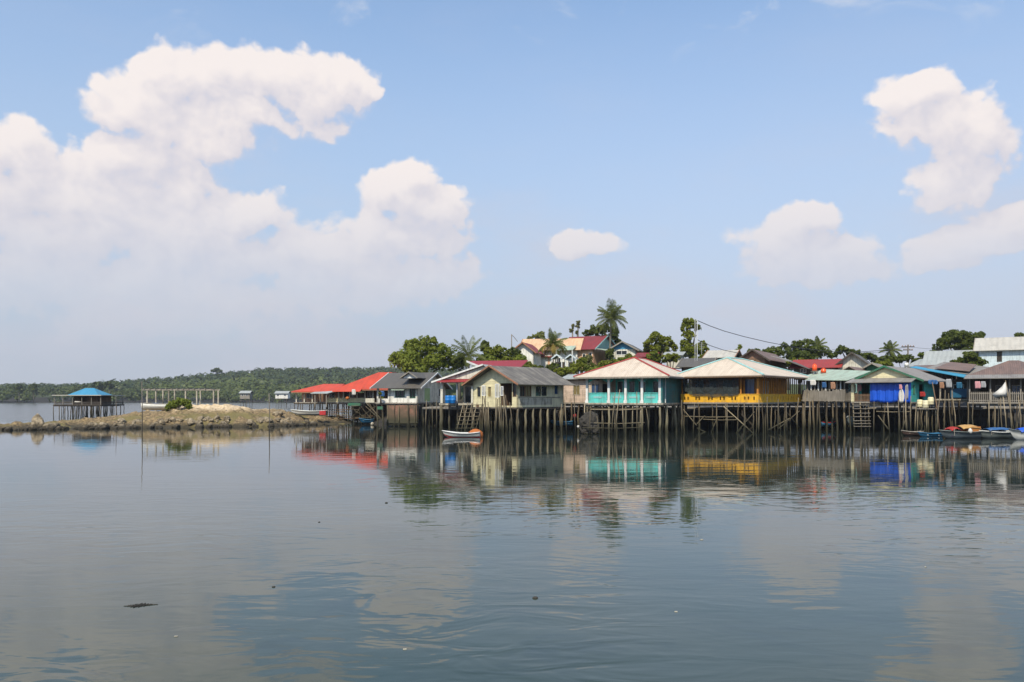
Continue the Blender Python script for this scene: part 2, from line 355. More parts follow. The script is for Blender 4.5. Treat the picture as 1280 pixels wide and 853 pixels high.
col = q.mix(q.ramp(wd, 0.35, 0.65), (0.022, 0.042, 0.034), (0.044, 0.056, 0.040))
col = q.mix(q.ramp(sl, 0.50, 0.66, 0, 0.6), col, (0.020, 0.034, 0.030))
col = q.mix(q.m('MULTIPLY', q.ramp(sp2, 0.66, 0.74), q.ramp(sl, 0.45, 0.6)), col, (0.014, 0.018, 0.012))
ys_ = q.node('ShaderNodeSeparateXYZ'); q.l.new(p, ys_.inputs[0])
col = q.mix(q.ramp(q.m('ADD', ys_.outputs[1], q.m('MULTIPLY', wd, 12)), 50, 70), col, (0.016, 0.013, 0.007))
col = q.mix(q.ramp(ys_.outputs[1], 18, 48, 0.0, 0.8), col, (0.020, 0.026, 0.022))  # dark tone of the house reflections put into the water colour
q.put(q.b.inputs['Base Color'], col); q.put(q.b.inputs['Roughness'], q.ramp(sy_.outputs[1], 95, 130, 0.03, 0.16)); q.b.inputs['IOR'].default_value = 1.333

# ------------------------------------------------------------------ mesh helpers
def X(px, D): return (px - 640) / F * D
def Z(py, D): return EYE + (HOR - py) / F * D
class MB:
    def __init__(s): s.v = []; s.f = []; s.uv = []
    def face(s, pts, uv=None):
        i = len(s.v); s.v += [tuple(p) for p in pts]; s.f.append(tuple(range(i, i + len(pts))))
        s.uv += uv if uv else [(0, 0)] * len(pts)
    def hexa(s, b, tt):
        i = len(s.v); s.v += [tuple(p) for p in b] + [tuple(p) for p in tt]
        fs = [(3, 2, 1, 0), (4, 5, 6, 7), (0, 1, 5, 4), (1, 2, 6, 5), (2, 3, 7, 6), (3, 0, 4, 7)]
        for f in fs: s.f.append(tuple(i + k for k in f)); s.uv += [(0, 0)] * 4
    def box(s, x0, x1, y0, y1, z0, z1):
        x0, x1 = min(x0, x1), max(x0, x1); y0, y1 = min(y0, y1), max(y0, y1)
        s.hexa([(x0, y0, z0), (x1, y0, z0), (x1, y1, z0), (x0, y1, z0)], [(x0, y0, z1), (x1, y0, z1), (x1, y1, z1), (x0, y1, z1)])
    def obox(s, a, b, s0, s1, t0, t1, z0, z1):
        """box along wall a->b, s along it, t inward"""
        d = Vector((b[0] - a[0], b[1] - a[1])).normalized(); n = Vector((-d.y, d.x))
        P = lambda ss, tt, z: (a[0] + d.x * ss + n.x * tt, a[1] + d.y * ss + n.y * tt, z)
        s.hexa([P(s0, t0, z0), P(s1, t0, z0), P(s1, t1, z0), P(s0, t1, z0)], [P(s0, t0, z1), P(s1, t0, z1), P(s1, t1, z1), P(s0, t1, z1)])
    def tube(s, pts, rs, n=7, cap=True):
        pts = [Vector(p) for p in pts]
        if not isinstance(rs, (list, tuple)): rs = [rs] * len(pts)
        i = len(s.v)
        for k, p in enumerate(pts):
            d = (pts[min(k + 1, len(pts) - 1)] - pts[max(k - 1, 0)]).normalized()
            a = d.cross(Vector((0, 1, 0.01)) if abs(d.y) < 0.9 else Vector((1, 0, 0))).normalized(); b = d.cross(a)
            for j in range(n):
                an = 2 * math.pi * j / n; s.v.append(tuple(p + (a * math.cos(an) + b * math.sin(an)) * rs[k]))
        for k in range(len(pts) - 1):
            for j in range(n):
                s.f.append((i + k * n + j, i + k * n + (j + 1) % n, i + (k + 1) * n + (j + 1) % n, i + (k + 1) * n + j)); s.uv += [(0, 0)] * 4
        if cap:
            s.f.append(tuple(i + j for j in range(n))[::-1]); s.uv += [(0, 0)] * n
            s.f.append(tuple(i + (len(pts) - 1) * n + j for j in range(n))); s.uv += [(0, 0)] * n
    def lathe(s, c, prof, n=14):
        i = len(s.v)
        for r, z in prof:
            for j in range(n):
                a = 2 * math.pi * j / n; s.v.append((c[0] + r * math.cos(a), c[1] + r * math.sin(a), c[2] + z))
        for k in range(len(prof) - 1):
            for j in range(n):
                s.f.append((i + k * n + j, i + k * n + (j + 1) % n, i + (k + 1) * n + (j + 1) % n, i + (k + 1) * n + j)); s.uv += [(0, 0)] * 4
        s.f.append(tuple(i + j for j in range(n))[::-1]); s.uv += [(0, 0)] * n
        s.f.append(tuple(i + (len(prof) - 1) * n + j for j in range(n))); s.uv += [(0, 0)] * n
    def slab(s, pts, eave, th=0.06):
        """sloping roof plane (pts counter-clockwise from above); eave = direction of u"""
        pts = [Vector(p) for p in pts]; n = (pts[1] - pts[0]).cross(pts[2] - pts[0]).normalized()
        if n.z < 0: pts = pts[::-1]; n = -n
        e = Vector(eave); e = (e - n * e.dot(n)).normalized(); g = n.cross(e)
        if g.z < 0: g = -g
        z0 = min(p.z for p in pts); o = next(p for p in pts if p.z == z0)
        uv = [((p - o).dot(e), (p - o).dot(g)) for p in pts]
        s.face(pts, uv); lo = [p - Vector((0, 0, th)) for p in pts]
        s.face(lo[::-1], uv[::-1])
        k = len(pts)
        for j in range(k):
            a, b = j, (j + 1) % k
            s.face([lo[a], lo[b], pts[b], pts[a]])
    def mesh(s, name, mat, smooth=False):
        me = bpy.data.meshes.new(name); me.from_pydata(s.v, [], s.f)
        if any(u != (0, 0) for u in s.uv):
            ul = me.uv_layers.new(name='UVMap'); ul.data.foreach_set('uv', [c for u in s.uv for c in u])
        if smooth and len(s.v) < 20000:
            import bmesh as _b
            k_ = _b.new(); k_.from_mesh(me); _b.ops.remove_doubles(k_, verts=k_.verts, dist=1e-4); k_.to_mesh(me); k_.free()
        me.materials.append(MATS[mat])
        if smooth: me.polygons.foreach_set('use_smooth', [True] * len(me.polygons))
        me.update(); return me
    def build(s, name, mat, parent=None, smooth=False, loc=None, rotz=0):
        return link(name, s.mesh(name, mat, smooth), parent, loc, rotz)
def link(name, me, parent=None, loc=None, rotz=0):
    o = bpy.data.objects.new(name, me); COL.objects.link(o)
    if parent: o.parent = parent
    if loc: o.location = loc
    if rotz: o.rotation_euler = (0, 0, rotz)
    return o
def tag(o, label, cat, group=None, kind=None):
    if label: o['label'] = label
    if cat: o['category'] = cat
    if group: o['group'] = group
    if kind: o['kind'] = kind
    return o
def thing(name, label, cat, loc=(0, 0, 0), rotz=0, group=None):
    o = bpy.data.objects.new(name, None); o.empty_display_size = 0.3; COL.objects.link(o)
    o.location = loc; o.rotation_euler = (0, 0, rotz)
    return tag(o, label, cat, group)
def copy_tree(o, parent=None):
    c = o.copy(); COL.objects.link(c); c.parent = parent
    for ch in list(o.children): copy_tree(ch, c)
    return c
def fast_mesh(name, V, quads, mat, tint=None, smooth=False):
    me = bpy.data.meshes.new(name); V = np.asarray(V, np.float32); quads = np.asarray(quads, np.int32)
    k = quads.shape[1]; N = len(quads)
    me.vertices.add(len(V)); me.vertices.foreach_set('co', V.ravel())
    me.loops.add(N * k); me.loops.foreach_set('vertex_index', quads.ravel())
    me.polygons.add(N); me.polygons.foreach_set('loop_start', np.arange(0, N * k, k, dtype=np.int32))
    if smooth: me.polygons.foreach_set('use_smooth', np.ones(N, bool))
    if tint is not None:
        a = me.attributes.new('tint', 'FLOAT', 'POINT'); a.data.foreach_set('value', np.asarray(tint, np.float32))
    me.materials.append(MATS[mat]); me.update(calc_edges=True); return me

# ------------------------------------------------------------------ ground, water, spit
def ss(x, a, b):
    t_ = np.clip((x - a) / (b - a), 0, 1); return t_ * t_ * (3 - 2 * t_)
def fbm(x, y, s, o=4, seed=0.0):
    r = 0; a = 1; tot = 0
    for k in range(o): r += a * mnoise.noise(Vector((x * s, y * s, seed + 7.3 * k))); tot += a; a *= 0.5; s *= 2.03
    return r / tot
def grid_mesh(name, xs, ys, hf, mat, smooth=True):
    nx, ny = len(xs), len(ys)
    V = [(x, y, hf(x, y)) for y in ys for x in xs]
    idx = np.arange(nx * ny).reshape(ny, nx)
    q_ = np.stack([idx[:-1, :-1], idx[:-1, 1:], idx[1:, 1:], idx[1:, :-1]], -1).reshape(-1, 4)
    return fast_mesh(name, V, q_, mat, smooth=smooth)
def village_h(x, y):
    m_ = ss(x, -23, -10)
    sl_ = -1.2 + 3.0 * ss(y, 86, 100) + 4.6 * ss(y, 98, 118) * (0.55 + 0.45 * ss(x, 40, 12)) + 1.5 * ss(y, 118, 160)
    return sl_ * m_ - 1.2 * (1 - m_) + fbm(x, y, 0.15) * 0.5 * m_
xs = np.concatenate([np.arange(-60, -25, 4), np.arange(-25, 90, 1.2), np.arange(90, 400, 20)])
ys = np.concatenate([np.arange(70, 170, 1.2), np.arange(170, 330, 12)])
tag(link('village_ground', grid_mesh('village_ground', xs, ys, lambda x, y: float(village_h(x, y) if y < 300 else -1.2) if x < 385 else -1.2, 'soil')), None, None, kind='structure')
def hill_h(x, y):
    r = ss(y, 520, 640) * 2 + ss(y, 600, 900) * 24 * (0.30 + 0.70 * ss(x, -420, -250)) * (1 - 0.45 * ss(x, -170, 60))
    shore = 520 - 150 * ss(x, -260, -420)
    return (-1.2 + 2.2 * ss(y, shore - 6, shore + 30)) + r + fbm(x, y, 0.008) * 5 * ss(y, 620, 800)
xs = np.arange(-1400, 1401, 14.0); ys = np.concatenate([np.arange(330, 1000, 12.0), np.arange(1000, 1301, 60)])
tag(link('far_hills', grid_mesh('far_hills', xs, ys, lambda x, y: float(hill_h(x, y)), 'soil')), None, None, kind='structure')
b = MB(); b.face([(-1400, -150, 0), (1400, -150, 0), (1400, 1300, 0), (-1400, 1300, 0)])
tag(b.build('water', 'water_surface'), None, None, kind='structure')

YF = [(-400, 74), (-100, 78), (0, 80), (100, 83), (200, 86), (300, 89), (345, 91), (380, 94), (420, 99)]
HS = [(-400, 0.2), (-60, 0.3), (0, 0.40), (60, 0.5), (110, 0.75), (150, 1.15), (180, 1.55), (225, 1.85), (245, 2.25), (290, 2.3), (315, 1.75), (345, 1.8), (365, 1.3), (385, 0.8), (425, 0.7), (440, 0.1)]
def interp(tb, x):
    return float(np.interp(x, [a for a, _ in tb], [b_ for _, b_ in tb]))
def spit_h(x, y):
    px = 640 + F * x / y; yf = interp(YF, px) + 1.2 * fbm(x, y, 0.12, 3, 5.0); w = 20 if px > 100 else 9 + 11 * float(ss(px, 20, 100))
    tt = (y - yf) / w
    h_ = interp(HS, px + 14 * fbm(x, y, 0.1, 2, 3.0))
    prof = float(ss(tt, -0.03, 0.10)) * 0.45 + float(ss(tt, 0.05, 0.42)) * 0.55 - float(ss(tt, 0.62, 1.0))
    z_ = -0.5 + (h_ + 0.5) * max(prof, 0) if prof > 0 else -0.5
    rk = abs(fbm(x, y, 0.55, 4, 1.0)) * 1.7 * (1 - float(ss(tt, 0.3, 0.6)) * 0.6) + fbm(x, y, 1.6, 3, 9.0) * 0.36 + 0.25 * math.floor(3 * fbm(x * .5, y, 0.3, 2, 4.0)) / 3
    if prof > 0.02: z_ += rk * min(1, prof * 3) * 0.8 - 0.12
    if px > 440: z_ = -0.5
    return z_
xs = np.arange(-84, -14, 0.3); ys = np.arange(72, 122, 0.4)
tag(link('rocky_spit', grid_mesh('rocky_spit', xs, ys, spit_h, 'rock_sand')), None, None, kind='structure')

rng = random.Random(5)
def rock_mesh(seed):
    import bmesh
    bm = bmesh.new(); bmesh.ops.create_icosphere(bm, subdivisions=3, radius=1.0)
    for v in bm.verts:
        n_ = mnoise.noise(v.co * 1.1 + Vector((seed * 9, 0, 0))); n2_ = mnoise.cell(v.co * 2.0 + Vector((seed, 3, 1)))
        v.co *= 1 + 0.45 * n_ + 0.10 * n2_ + 0.12 * mnoise.noise(v.co * 3.5 + Vector((0, seed, 0)))
    me = bpy.data.meshes.new('boulder'); bm.to_mesh(me); bm.free(); me.materials.append(MATS['boulder'])
    me.polygons.foreach_set('use_smooth', [k % 3 > 0 for k in range(len(me.polygons))]); return me
ROCKS = [rock_mesh(k) for k in range(6)]
big = [(48, 532, 82.5, 0.62, 1.15, 'tall rounded brown boulder standing upright on the left end of the spit'),
       (60, 534, 82.2, 0.55, 0.4, 'low pale boulder at the right foot of the tall upright boulder'),
       (68, 530, 83.5, 0.6, 0.45, 'dark flat-topped boulder under the left edge of the blue-roofed pavilion'),
       (172, 523, 88, 0.6, 0.4, 'pale tan rock block beside the left end of the white hull'),
       (330, 527, 92.5, .7, 0.45, 'dark rock lump beside the thin pole near the right end of the spit'),
       (348, 514, 96, 0.6, 0.35, 'tan pointed rock crowning the right end of the spit'),
       (128, 533, 84.5, 0.5, 0.45, 'round dark boulder at the waterline in front of the pavilion')]
for px, py, D, r_, hh, lab in big:
    o = link('boulder', ROCKS[rng.randrange(6)]); o.location = (X(px, D), D, max(0.1, spit_h(X(px, D), D)) + hh * 0.3); o.scale = (r_, r_, hh); o.rotation_euler = (0, 0, rng.random() * 6)
    tag(o, lab, 'boulder')
for k in range(170):
    px = rng.uniform(-5, 405); D = interp(YF, px) + rng.uniform(-0.5, 2.2 if px > 110 else 1.5)
    r_ = rng.uniform(0.12, 0.42) * (1.1 if px > 110 else 0.75)
    o = link('boulder', ROCKS[rng.randrange(6)]); o.location = (X(px, D), D, max(0.0, spit_h(X(px, D), D)) + r_ * 0.15)
    o.scale = (r_ * rng.uniform(0.8, 1.3), r_, r_ * rng.uniform(0.6, 0.9)); o.rotation_euler = (rng.random(), rng.random(), rng.random() * 6)
    tag(o, 'small brown shore boulder among the many along the edge of the spit', 'boulder', 'small boulders along the edge of the rocky spit')

# ------------------------------------------------------------------ foliage
def lobes_to_leaves(lobes, n, size, seed, sub=14, subr=0.34):
    g = np.random.default_rng(seed); lobes = np.array(lobes, float)
    ar = (lobes[:, 3] * lobes[:, 4] + lobes[:, 4] * lobes[:, 5] + lobes[:, 3] * lobes[:, 5]); cs = []; rs = []; ws = []
    for L_, a in zip(lobes, ar):
        k = max(4, int(sub))
        d = g.normal(size=(k, 3)); d[:, 2] = d[:, 2] * 0.8 + 0.25; d /= np.linalg.norm(d, axis=1, keepdims=True)
        cs.append(L_[:3] + d * L_[3:6] * g.uniform(0.62, 0.92, (k, 1))); mr = L_[3:6].mean()
        rs.append(mr * subr * g.uniform(0.65, 1.35, k)); ws.append(np.full(k, a / k))
        cs.append(L_[None, :3]); rs.append([L_[3:6].min() * 0.72]); ws.append([a * 0.12])
    cs = np.concatenate(cs); rs = np.concatenate(rs); ws = np.concatenate(ws); ws /= ws.sum()
    ci = g.choice(len(cs), n, p=ws); d = g.normal(size=(n, 3)); d /= np.linalg.norm(d, axis=1, keepdims=True)
    ct = g.random(len(cs))
    P_ = cs[ci] + d * (rs[ci] * g.uniform(0.55, 1.08, n))[:, None] * np.array([1, 1, 0.8])
    N_ = d + np.array([0, 0, 0.45]) + g.normal(scale=0.45, size=(n, 3)); N_ /= np.linalg.norm(N_, axis=1, keepdims=True)
    A = np.cross(N_, g.normal(size=(n, 3))); A /= np.linalg.norm(A, axis=1, keepdims=True); B = np.cross(N_, A)
    s_ = size * g.uniform(0.6, 1.4, (n, 1)); A *= s_; B *= s_ * g.uniform(0.45, 0.8, (n, 1))
    V = np.stack([P_ - A, P_ - B * 0.9, P_ + A, P_ + B], 1).reshape(-1, 3)
    tint = np.clip(0.55 * ct[ci] + 0.45 * g.random(n), 0, 1)
    return V, np.arange(4 * n).reshape(-1, 4), np.repeat(tint, 4)
SEED = [11]
def tree(label, lobes_px, D, mat='leaf_mid', n=5000, size=0.2, base=None, trunk_px=None, group=None, name='tree', cat='tree', sub=24, subr=0.27, depth=1.0):
    """lobes_px: (px, py, rx, ry) as seen from the viewpoint, turned into metres at distance D"""
    SEED[0] += 1; g = random.Random(SEED[0])
    cx = sum(l[0] for l in lobes_px) / len(lobes_px) if trunk_px is None else trunk_px
    x0 = X(cx, D); zb = float(village_h(x0, D)) if base is None else base
    root = thing(name, label, cat, (x0, D, zb), 0, group)
    Ls = []
    for l in lobes_px:
        off = g.uniform(-0.35, 0.35) * l[2] * D / F
        Ls.append((X(l[0], D) - x0, off, Z(l[1], D) - zb, l[2] * D / F * 0.86, l[2] * D / F * 0.86 * depth, l[3] * D / F * 0.86))
    V, Q_, T_ = lobes_to_leaves(Ls, n, size, SEED[0], sub, subr)
    link('crown', fast_mesh('crown', V, Q_, mat, T_), root)
    b = MB(); top = max(Ls, key=lambda l: l[2]); h_ = top[2]; r0 = max(0.10, h_ * 0.028)
    b.tube([(0, 0, -0.6), (0.1 * g.uniform(-1, 1), 0, h_ * 0.3), (top[0] * 0.4, top[1] * 0.4, h_ * 0.6), (top[0], top[1], h_)], [r0 * 1.3, r0, r0 * 0.7, r0 * 0.2], 8)
    for l in Ls:
        zs = min(l[2] * 0.5, h_ * 0.45)
        b.tube([(0, 0, zs), (l[0] * 0.5, l[1] * 0.5, (zs + l[2]) * 0.52), (l[0], l[1], l[2])], [r0 * 0.6, r0 * 0.4, r0 * 0.12], 6)
    b.build('trunk', 'bark', root, True)
    return root
def frond_mesh(L_, droop, seed, mat, wd=1.0):
    g = random.Random(seed); b = MB(); n = 26; pts = []
    for k in range(n + 1):
        s_ = k / n; a = R(62) - droop * s_ ** 1.2
        if k == 0: p_ = Vector((0, 0, 0))
        else: p_ = pts[-1] + Vector((math.cos(a), 0, math.sin(a))) * (L_ / n)
        pts.append(p_)
    b.tube(pts, [0.04 * (1 - 0.8 * k / n) + 0.006 for k in range(n + 1)], 5)
    for k in range(3, n):
        s_ = k / n; ll = L_ * 0.22 * math.sin(math.pi * min(1, s_ * 0.9 + 0.12)) ** 0.7 * wd + 0.12
        d = (pts[k + 1] - pts[k]).normalized()
        for sg in (-1, 1):
            o_ = Vector((0, sg, 0)); dr = (o_ * 0.85 + d * 0.55 + Vector((0, 0, -0.35 - 0.25 * g.random()))).normalized()
            w_ = 0.034 + 0.015 * g.random(); m1 = pts[k] + dr * ll * 0.5; e_ = pts[k] + dr * ll + Vector((0, 0, -0.22 * ll))
            side = d * w_
            b.face([pts[k] - side * 0.5, m1 - side, m1 + side, pts[k] + side * 0.5]); b.face([m1 - side, e_, m1 + side])
    return b.mesh('frond', mat)
PALM = {}
def palm(label, px, D, crown_py, L_, n=18, mat='leaf_palm', base=None, lean=0.0, group=None, dry=0, tr=0.16):
    x0 = X(px, D); zb = float(village_h(x0, D)) if base is None else base; zc = Z(crown_py, D) - zb
    SEED[0] += 1; g = random.Random(SEED[0])
    root = thing('palm_tree', label, 'palm tree', (x0 - lean, D, zb), 0, group)
    b = MB(); b.tube([(0, 0, -0.5), (lean * 0.2, 0, zc * 0.35), (lean * 0.6, 0, zc * 0.7), (lean, 0, zc)], [tr * 1.5, tr, tr * 0.85, tr * 0.8], 9); b.build('trunk', 'bark', root, True)
    key = (mat, round(L_, 1))
    if key not in PALM: PALM[key] = [frond_mesh(L_ * g.uniform(0.85, 1.05), R(dd), k, mat) for k, dd in enumerate((50, 80, 105, 35))]
    for k in range(n):
        me = PALM[key][k % 4] if k >= dry else frond_mesh(L_ * 0.9, R(150), 50 + k, 'leaf_palm_dry')
        o = link('frond', me, root, (lean, 0, zc)); o.rotation_euler = (0, R(-28 + 108 * ((k * 0.2711 + 0.13) % 1.0) + g.uniform(-8, 8)) if k >= dry else R(35), 2.399 * k + g.uniform(-0.2, 0.2))
    return root

# far forest: crowns over the hills, one mass
def forest():
    g = np.random.default_rng(3); cs = []; rs = []; tn = []
    def add(x, y, z, r_, tt): cs.append((x, y, z)); rs.append(r_); tn.append(tt)
    # shore mangroves
    for k in range(900):
        y = g.uniform(0, 1); x = g.uniform(-430, 160)
        sh = 520 - 150 * float(ss(x, -260, -420)); yy = sh + y * 60 + 4
        px = 640 + F * x / yy
        if px > 800: continue
        r_ = g.uniform(2.6, 4.6); add(x, yy, float(hill_h(x, yy)) + g.uniform(1, 4.2) + y * 4, r_, g.uniform(0.35, 1.0) if px > 150 else g.uniform(.1, .7))
    for k in range(3600):
        y = g.uniform(560, 960); x = g.uniform(-640, 200)
        px = 640 + F * x / y
        if px > 760 or px < -60: continue
        r_ = g.uniform(3.2, 7.0) if g.random() < .9 else g.uniform(8, 10.5); tt = g.uniform(0, 0.32)
        if y < 700 and px > 190: tt += 0.5
        add(x, y, float(hill_h(x, y)) + g.uniform(3, 8), r_, tt)
    # left low part behind mangroves
    lim = [(-60, 481), (100, 480.5), (130, 478), (200, 473), (260, 467), (330, 461.5), (420, 460.5), (800, 456)]
    kp = [i for i in range(len(cs)) if HOR - (cs[i][2] + rs[i] * .9 - EYE) / cs[i][1] * F > interp(lim, 640 + F * cs[i][0] / cs[i][1]) - 1.5 * ((i * 7919) % 5) / 2]
    cs = [cs[i] for i in kp]; rs = [rs[i] for i in kp]; tn = [tn[i] for i in kp]
    cs_ = np.array(cs); rs_ = np.array(rs); tn_ = np.array(tn); k = 70; n = len(cs_)
    d = g.normal(size=(n, k, 3)); d[..., 2] = np.abs(d[..., 2]) * 0.9 - 0.25; d[..., 1] = -np.abs(d[..., 1]) * 0.9 + 0.25; d /= np.linalg.norm(d, axis=2, keepdims=True)
    bumps = 1 + 0.16 * np.sin(d[..., 0] * 7 + cs_[:, None, 0]) * np.cos(d[..., 2] * 6 + cs_[:, None, 1])
    P_ = (cs_[:, None] + d * (rs_[:, None] * g.uniform(0.72, 1.05, (n, k)) * bumps)[..., None] * np.array([1, 1, 0.85])).reshape(-1, 3)
    N_ = (d + g.normal(scale=0.35, size=d.shape) + np.array([0, 0, 0.3])).reshape(-1, 3); N_ /= np.linalg.norm(N_, axis=1, keepdims=True)
    A = np.cross(N_, g.normal(size=N_.shape)); A /= np.linalg.norm(A, axis=1, keepdims=True); B = np.cross(N_, A)
    s_ = np.repeat(rs_, k)[:, None] * g.uniform(0.13, 0.27, (n * k, 1)); A *= s_; B *= s_ * 0.7
    V = np.stack([P_ - A, P_ - B, P_ + A, P_ + B], 1).reshape(-1, 3)
    T_ = np.repeat(np.clip(np.repeat(tn_, k) * 0.8 + g.random(n * k) * 0.2, 0, 1), 4)
    o = link('forest', fast_mesh('forest', V, np.arange(len(V)).reshape(-1, 4), 'forest_leaf', T_))
    tag(o, 'dense green forest covering the low far shore and the hills behind the bay', 'forest', kind='stuff')
forest()
tree('lone umbrella-shaped tree rising above the skyline of the far forest', [(268, 463.5, 5, 2.4), (274, 464.5, 4, 2.2), (271, 462, 3.5, 2), (271, 469, 2.5, 3)], 800, 'forest_leaf', 900, 1.1, base=24, depth=1.0)
for px, py, rx, ry in [(122, 482, 8, 6), (136, 481, 6, 5), (40, 484, 6, 5), (22, 484, 7, 5)]:
    tree('taller dark tree breaking the low skyline of the far left shore', [(px, py, rx, ry), (px + rx * 0.6, py + 3, rx * 0.7, ry * 0.8)], 470, 'forest_leaf', 900, 0.6, base=1, group='taller trees on the far left shore')

# ------------------------------------------------------------------ house kit
def pile_mesh(k, mat, r0):
    g = random.Random(k); b = MB(); pts = []; rs = []
    for i in range(6):
        pts.append((g.uniform(-1, 1) * 0.05 * (i not in (0, 5)), g.uniform(-1, 1) * 0.05, i / 5)); rs.append(r0 * (1.15 - 0.3 * i / 5))
    b.tube(pts, rs, 7); return b.mesh('stilt', mat, True)
PILES = {('w', k): pile_mesh(k, 'stilt_wood', 0.085 + 0.012 * (k % 3)) for k in range(6)}
PILES.update({('c', k): pile_mesh(k + 20, 'concrete_pile', 0.15) for k in range(3)})
PILES.update({('t', k): pile_mesh(k + 40, 'stilt_wood', 0.05 + 0.008 * (k % 3)) for k in range(5)})
class House:
    def __init__(s, name, label, px, D, th, cat='house', group=None, z=0.0):
        s.C = (X(px, D), D); s.th = R(th); s.c = math.cos(s.th); s.s = math.sin(s.th)
        s.root = thing(name, label, cat, (s.C[0], D, z), -s.th, group); s.z0 = z; s.rnd = random.Random(int(px * 7 + D))
    def WL(s, px):   # width so that the left front corner lies on column px
        u = (px - 640) / F; return (s.C[0] - u * s.C[1]) / (s.c + u * s.s)
    def DR(s, px):   # depth so that the right rear corner lies on column px
        u = (px - 640) / F; return (s.C[0] - u * s.C[1]) / (u * s.c - s.s)
    def sx(s, px): return -s.WL(px)
    def part(s, b, name, mat, parent=None, smooth=False):
        return b.build(name, mat, parent or s.root, smooth)
    def deck(s, x0, x1, y0, y1, z, mat='grey_wood', th=0.14, name='deck'):
        b = MB(); b.box(x0, x1, y0, y1, z - th, z)
        k = 0.0
        while y0 + 0.2 + k < y1: b.box(x0 + 0.05, x1 - 0.05, y0 + 0.2 + k, y0 + 0.32 + k, z - th - 0.13, z - th - 0.002); k += 1.6
        return s.part(b, name, mat)
    def stilts(s, x0, x1, y0, y1, nx, ny, z, kind='w', zb=-0.8, jit=0.25, top=0.0):
        nk = {'w': 6, 'c': 3, 't': 5}[kind]
        for j in range(ny):
            for i in range(nx):
                g = s.rnd; fx = i / max(1, nx - 1); fy = j / max(1, ny - 1)
                x = x0 + (x1 - x0) * fx + g.uniform(-jit, jit) * (j > 0 or kind == 't'); y = y0 + (y1 - y0) * fy + g.uniform(-jit, jit) * (j > 0)
                o = link('stilt', PILES[(kind, g.randrange(nk))], s.root, (x, y, zb)); o.scale = (1, 1, z + top - zb - 0.02)
                o.rotation_euler = (g.uniform(-0.04, 0.04), g.uniform(-0.055, 0.055), g.random() * 6)
    def braces(s, x0, x1, y, z0, z1, n, mat='bamboo'):
        b = MB()
        for k in range(n):
            g = s.rnd; a = x0 + (x1 - x0) * g.random(); w_ = g.uniform(1.0, 2.6) * g.choice((-1, 1))
            b = MB(); b.tube([(a, y + g.uniform(-0.15, 0.1), g.uniform(z0, z0 + 0.5)), (min(x1, max(x0, a + w_)), y, g.uniform(z1 - 0.6, z1))], 0.04, 6)
            s.part(b, 'brace', mat)
    def beam(s, x0, x1, y, z, r_=0.045, mat='bamboo', name='crossbar'):
        b = MB(); b.tube([(x0, y, z), ((x0 + x1) / 2, y, z - 0.04), (x1, y, z + 0.02)], r_, 6); s.part(b, name, mat)
    def wall(s, a, b2, z0, z1, mat, ops=(), th=0.12, name='wall'):
        """ops: (s0, s1, z0, z1, kind[, panemat])"""
        L_ = math.dist(a, b2); b = MB(); ops = sorted(ops, key=lambda o_: o_[0]); cur = 0.0
        for o_ in ops:
            if o_[0] > cur: b.obox(a, b2, cur, o_[0], 0, th, z0, z1)
            if o_[2] > z0: b.obox(a, b2, o_[0], o_[1], 0, th, z0, o_[2])
            if o_[3] < z1: b.obox(a, b2, o_[0], o_[1], 0, th, o_[3], z1)
            cur = o_[1]
        if cur < L_: b.obox(a, b2, cur, L_, 0, th, z0, z1)
        w_ = s.part(b, name, mat)
        for o_ in ops:
            k = o_[4]; fr = o_[6] if len(o_) > 6 else 'white_trim'; pm = o_[5] if len(o_) > 5 else 'dark_glass'
            if k == 'open': continue
            b = MB(); e = 0.06; s0, s1, q0, q1 = o_[:4]
            for (u0, u1, v0, v1) in ((s0 + .003, s0 + e, q0 + .003, q1 - .003), (s1 - e, s1 - .003, q0 + .003, q1 - .003), (s0 + e, s1 - e, q1 - e, q1 - .003), (s0 + e, s1 - e, q0 + .003, q0 + e)):
                b.obox(a, b2, u0, u1, -0.03, 0.09, v0, v1)
            if k == 'window':
                mid = (s0 + s1) / 2
                if s1 - s0 > 0.7: b.obox(a, b2, mid - 0.025, mid + 0.025, -0.01, 0.05, q0 + e, q1 - e)
                w = s.part(b, 'window', fr)
                b = MB(); b.obox(a, b2, s0 + e, s1 - e, 0.055, 0.075, q0 + e, q1 - e); s.part(b, 'pane', pm, w)
            elif k == 'door':
                w = s.part(b, 'door_frame', fr)
                b = MB(); b.obox(a, b2, s0 + e, s1 - e, 0.03, 0.07, q0 + e, q1 - e)
                mid = (q0 + q1) / 2
                for (v0, v1) in ((q0 + 0.15, mid - 0.05), (mid + 0.05, q1 - 0.15)): b.obox(a, b2, s0 + 0.16, s1 - 0.16, 0.012, 0.03, v0, v1)
                s.part(b, 'door', pm)
            elif k == 'shutter':
                w = s.part(b, 'window', fr)
                b = MB(); v = q0 + e
                while v < q1 - e - 0.04: b.obox(a, b2, s0 + e, s1 - e, 0.02, 0.05, v, v + 0.05); v += 0.085
                s.part(b, 'shutter', pm, w)
        return w_
    def gable(s, a, b2, z0, z1, mat, th=0.12, ap=0.5, name='gable_wall', over=0):
        d = Vector((b2[0] - a[0], b2[1] - a[1])); L_ = d.length; d.normalize(); n = Vector((-d.y, d.x)); b = MB()
        P_ = lambda u, t_, z: (a[0] + d.x * u + n.x * t_, a[1] + d.y * u + n.y * t_, z)
        f0 = [P_(0, 0, z0), P_(L_, 0, z0), P_(L_ * ap, 0, z1)]; f1 = [P_(0, th, z0), P_(L_, th, z0), P_(L_ * ap, th, z1)]
        b.face(f0); b.face(f1[::-1])
        for i in range(3): j = (i + 1) % 3; b.face([f0[j], f0[i], f1[i], f1[j]])
        return s.part(b, name, mat)
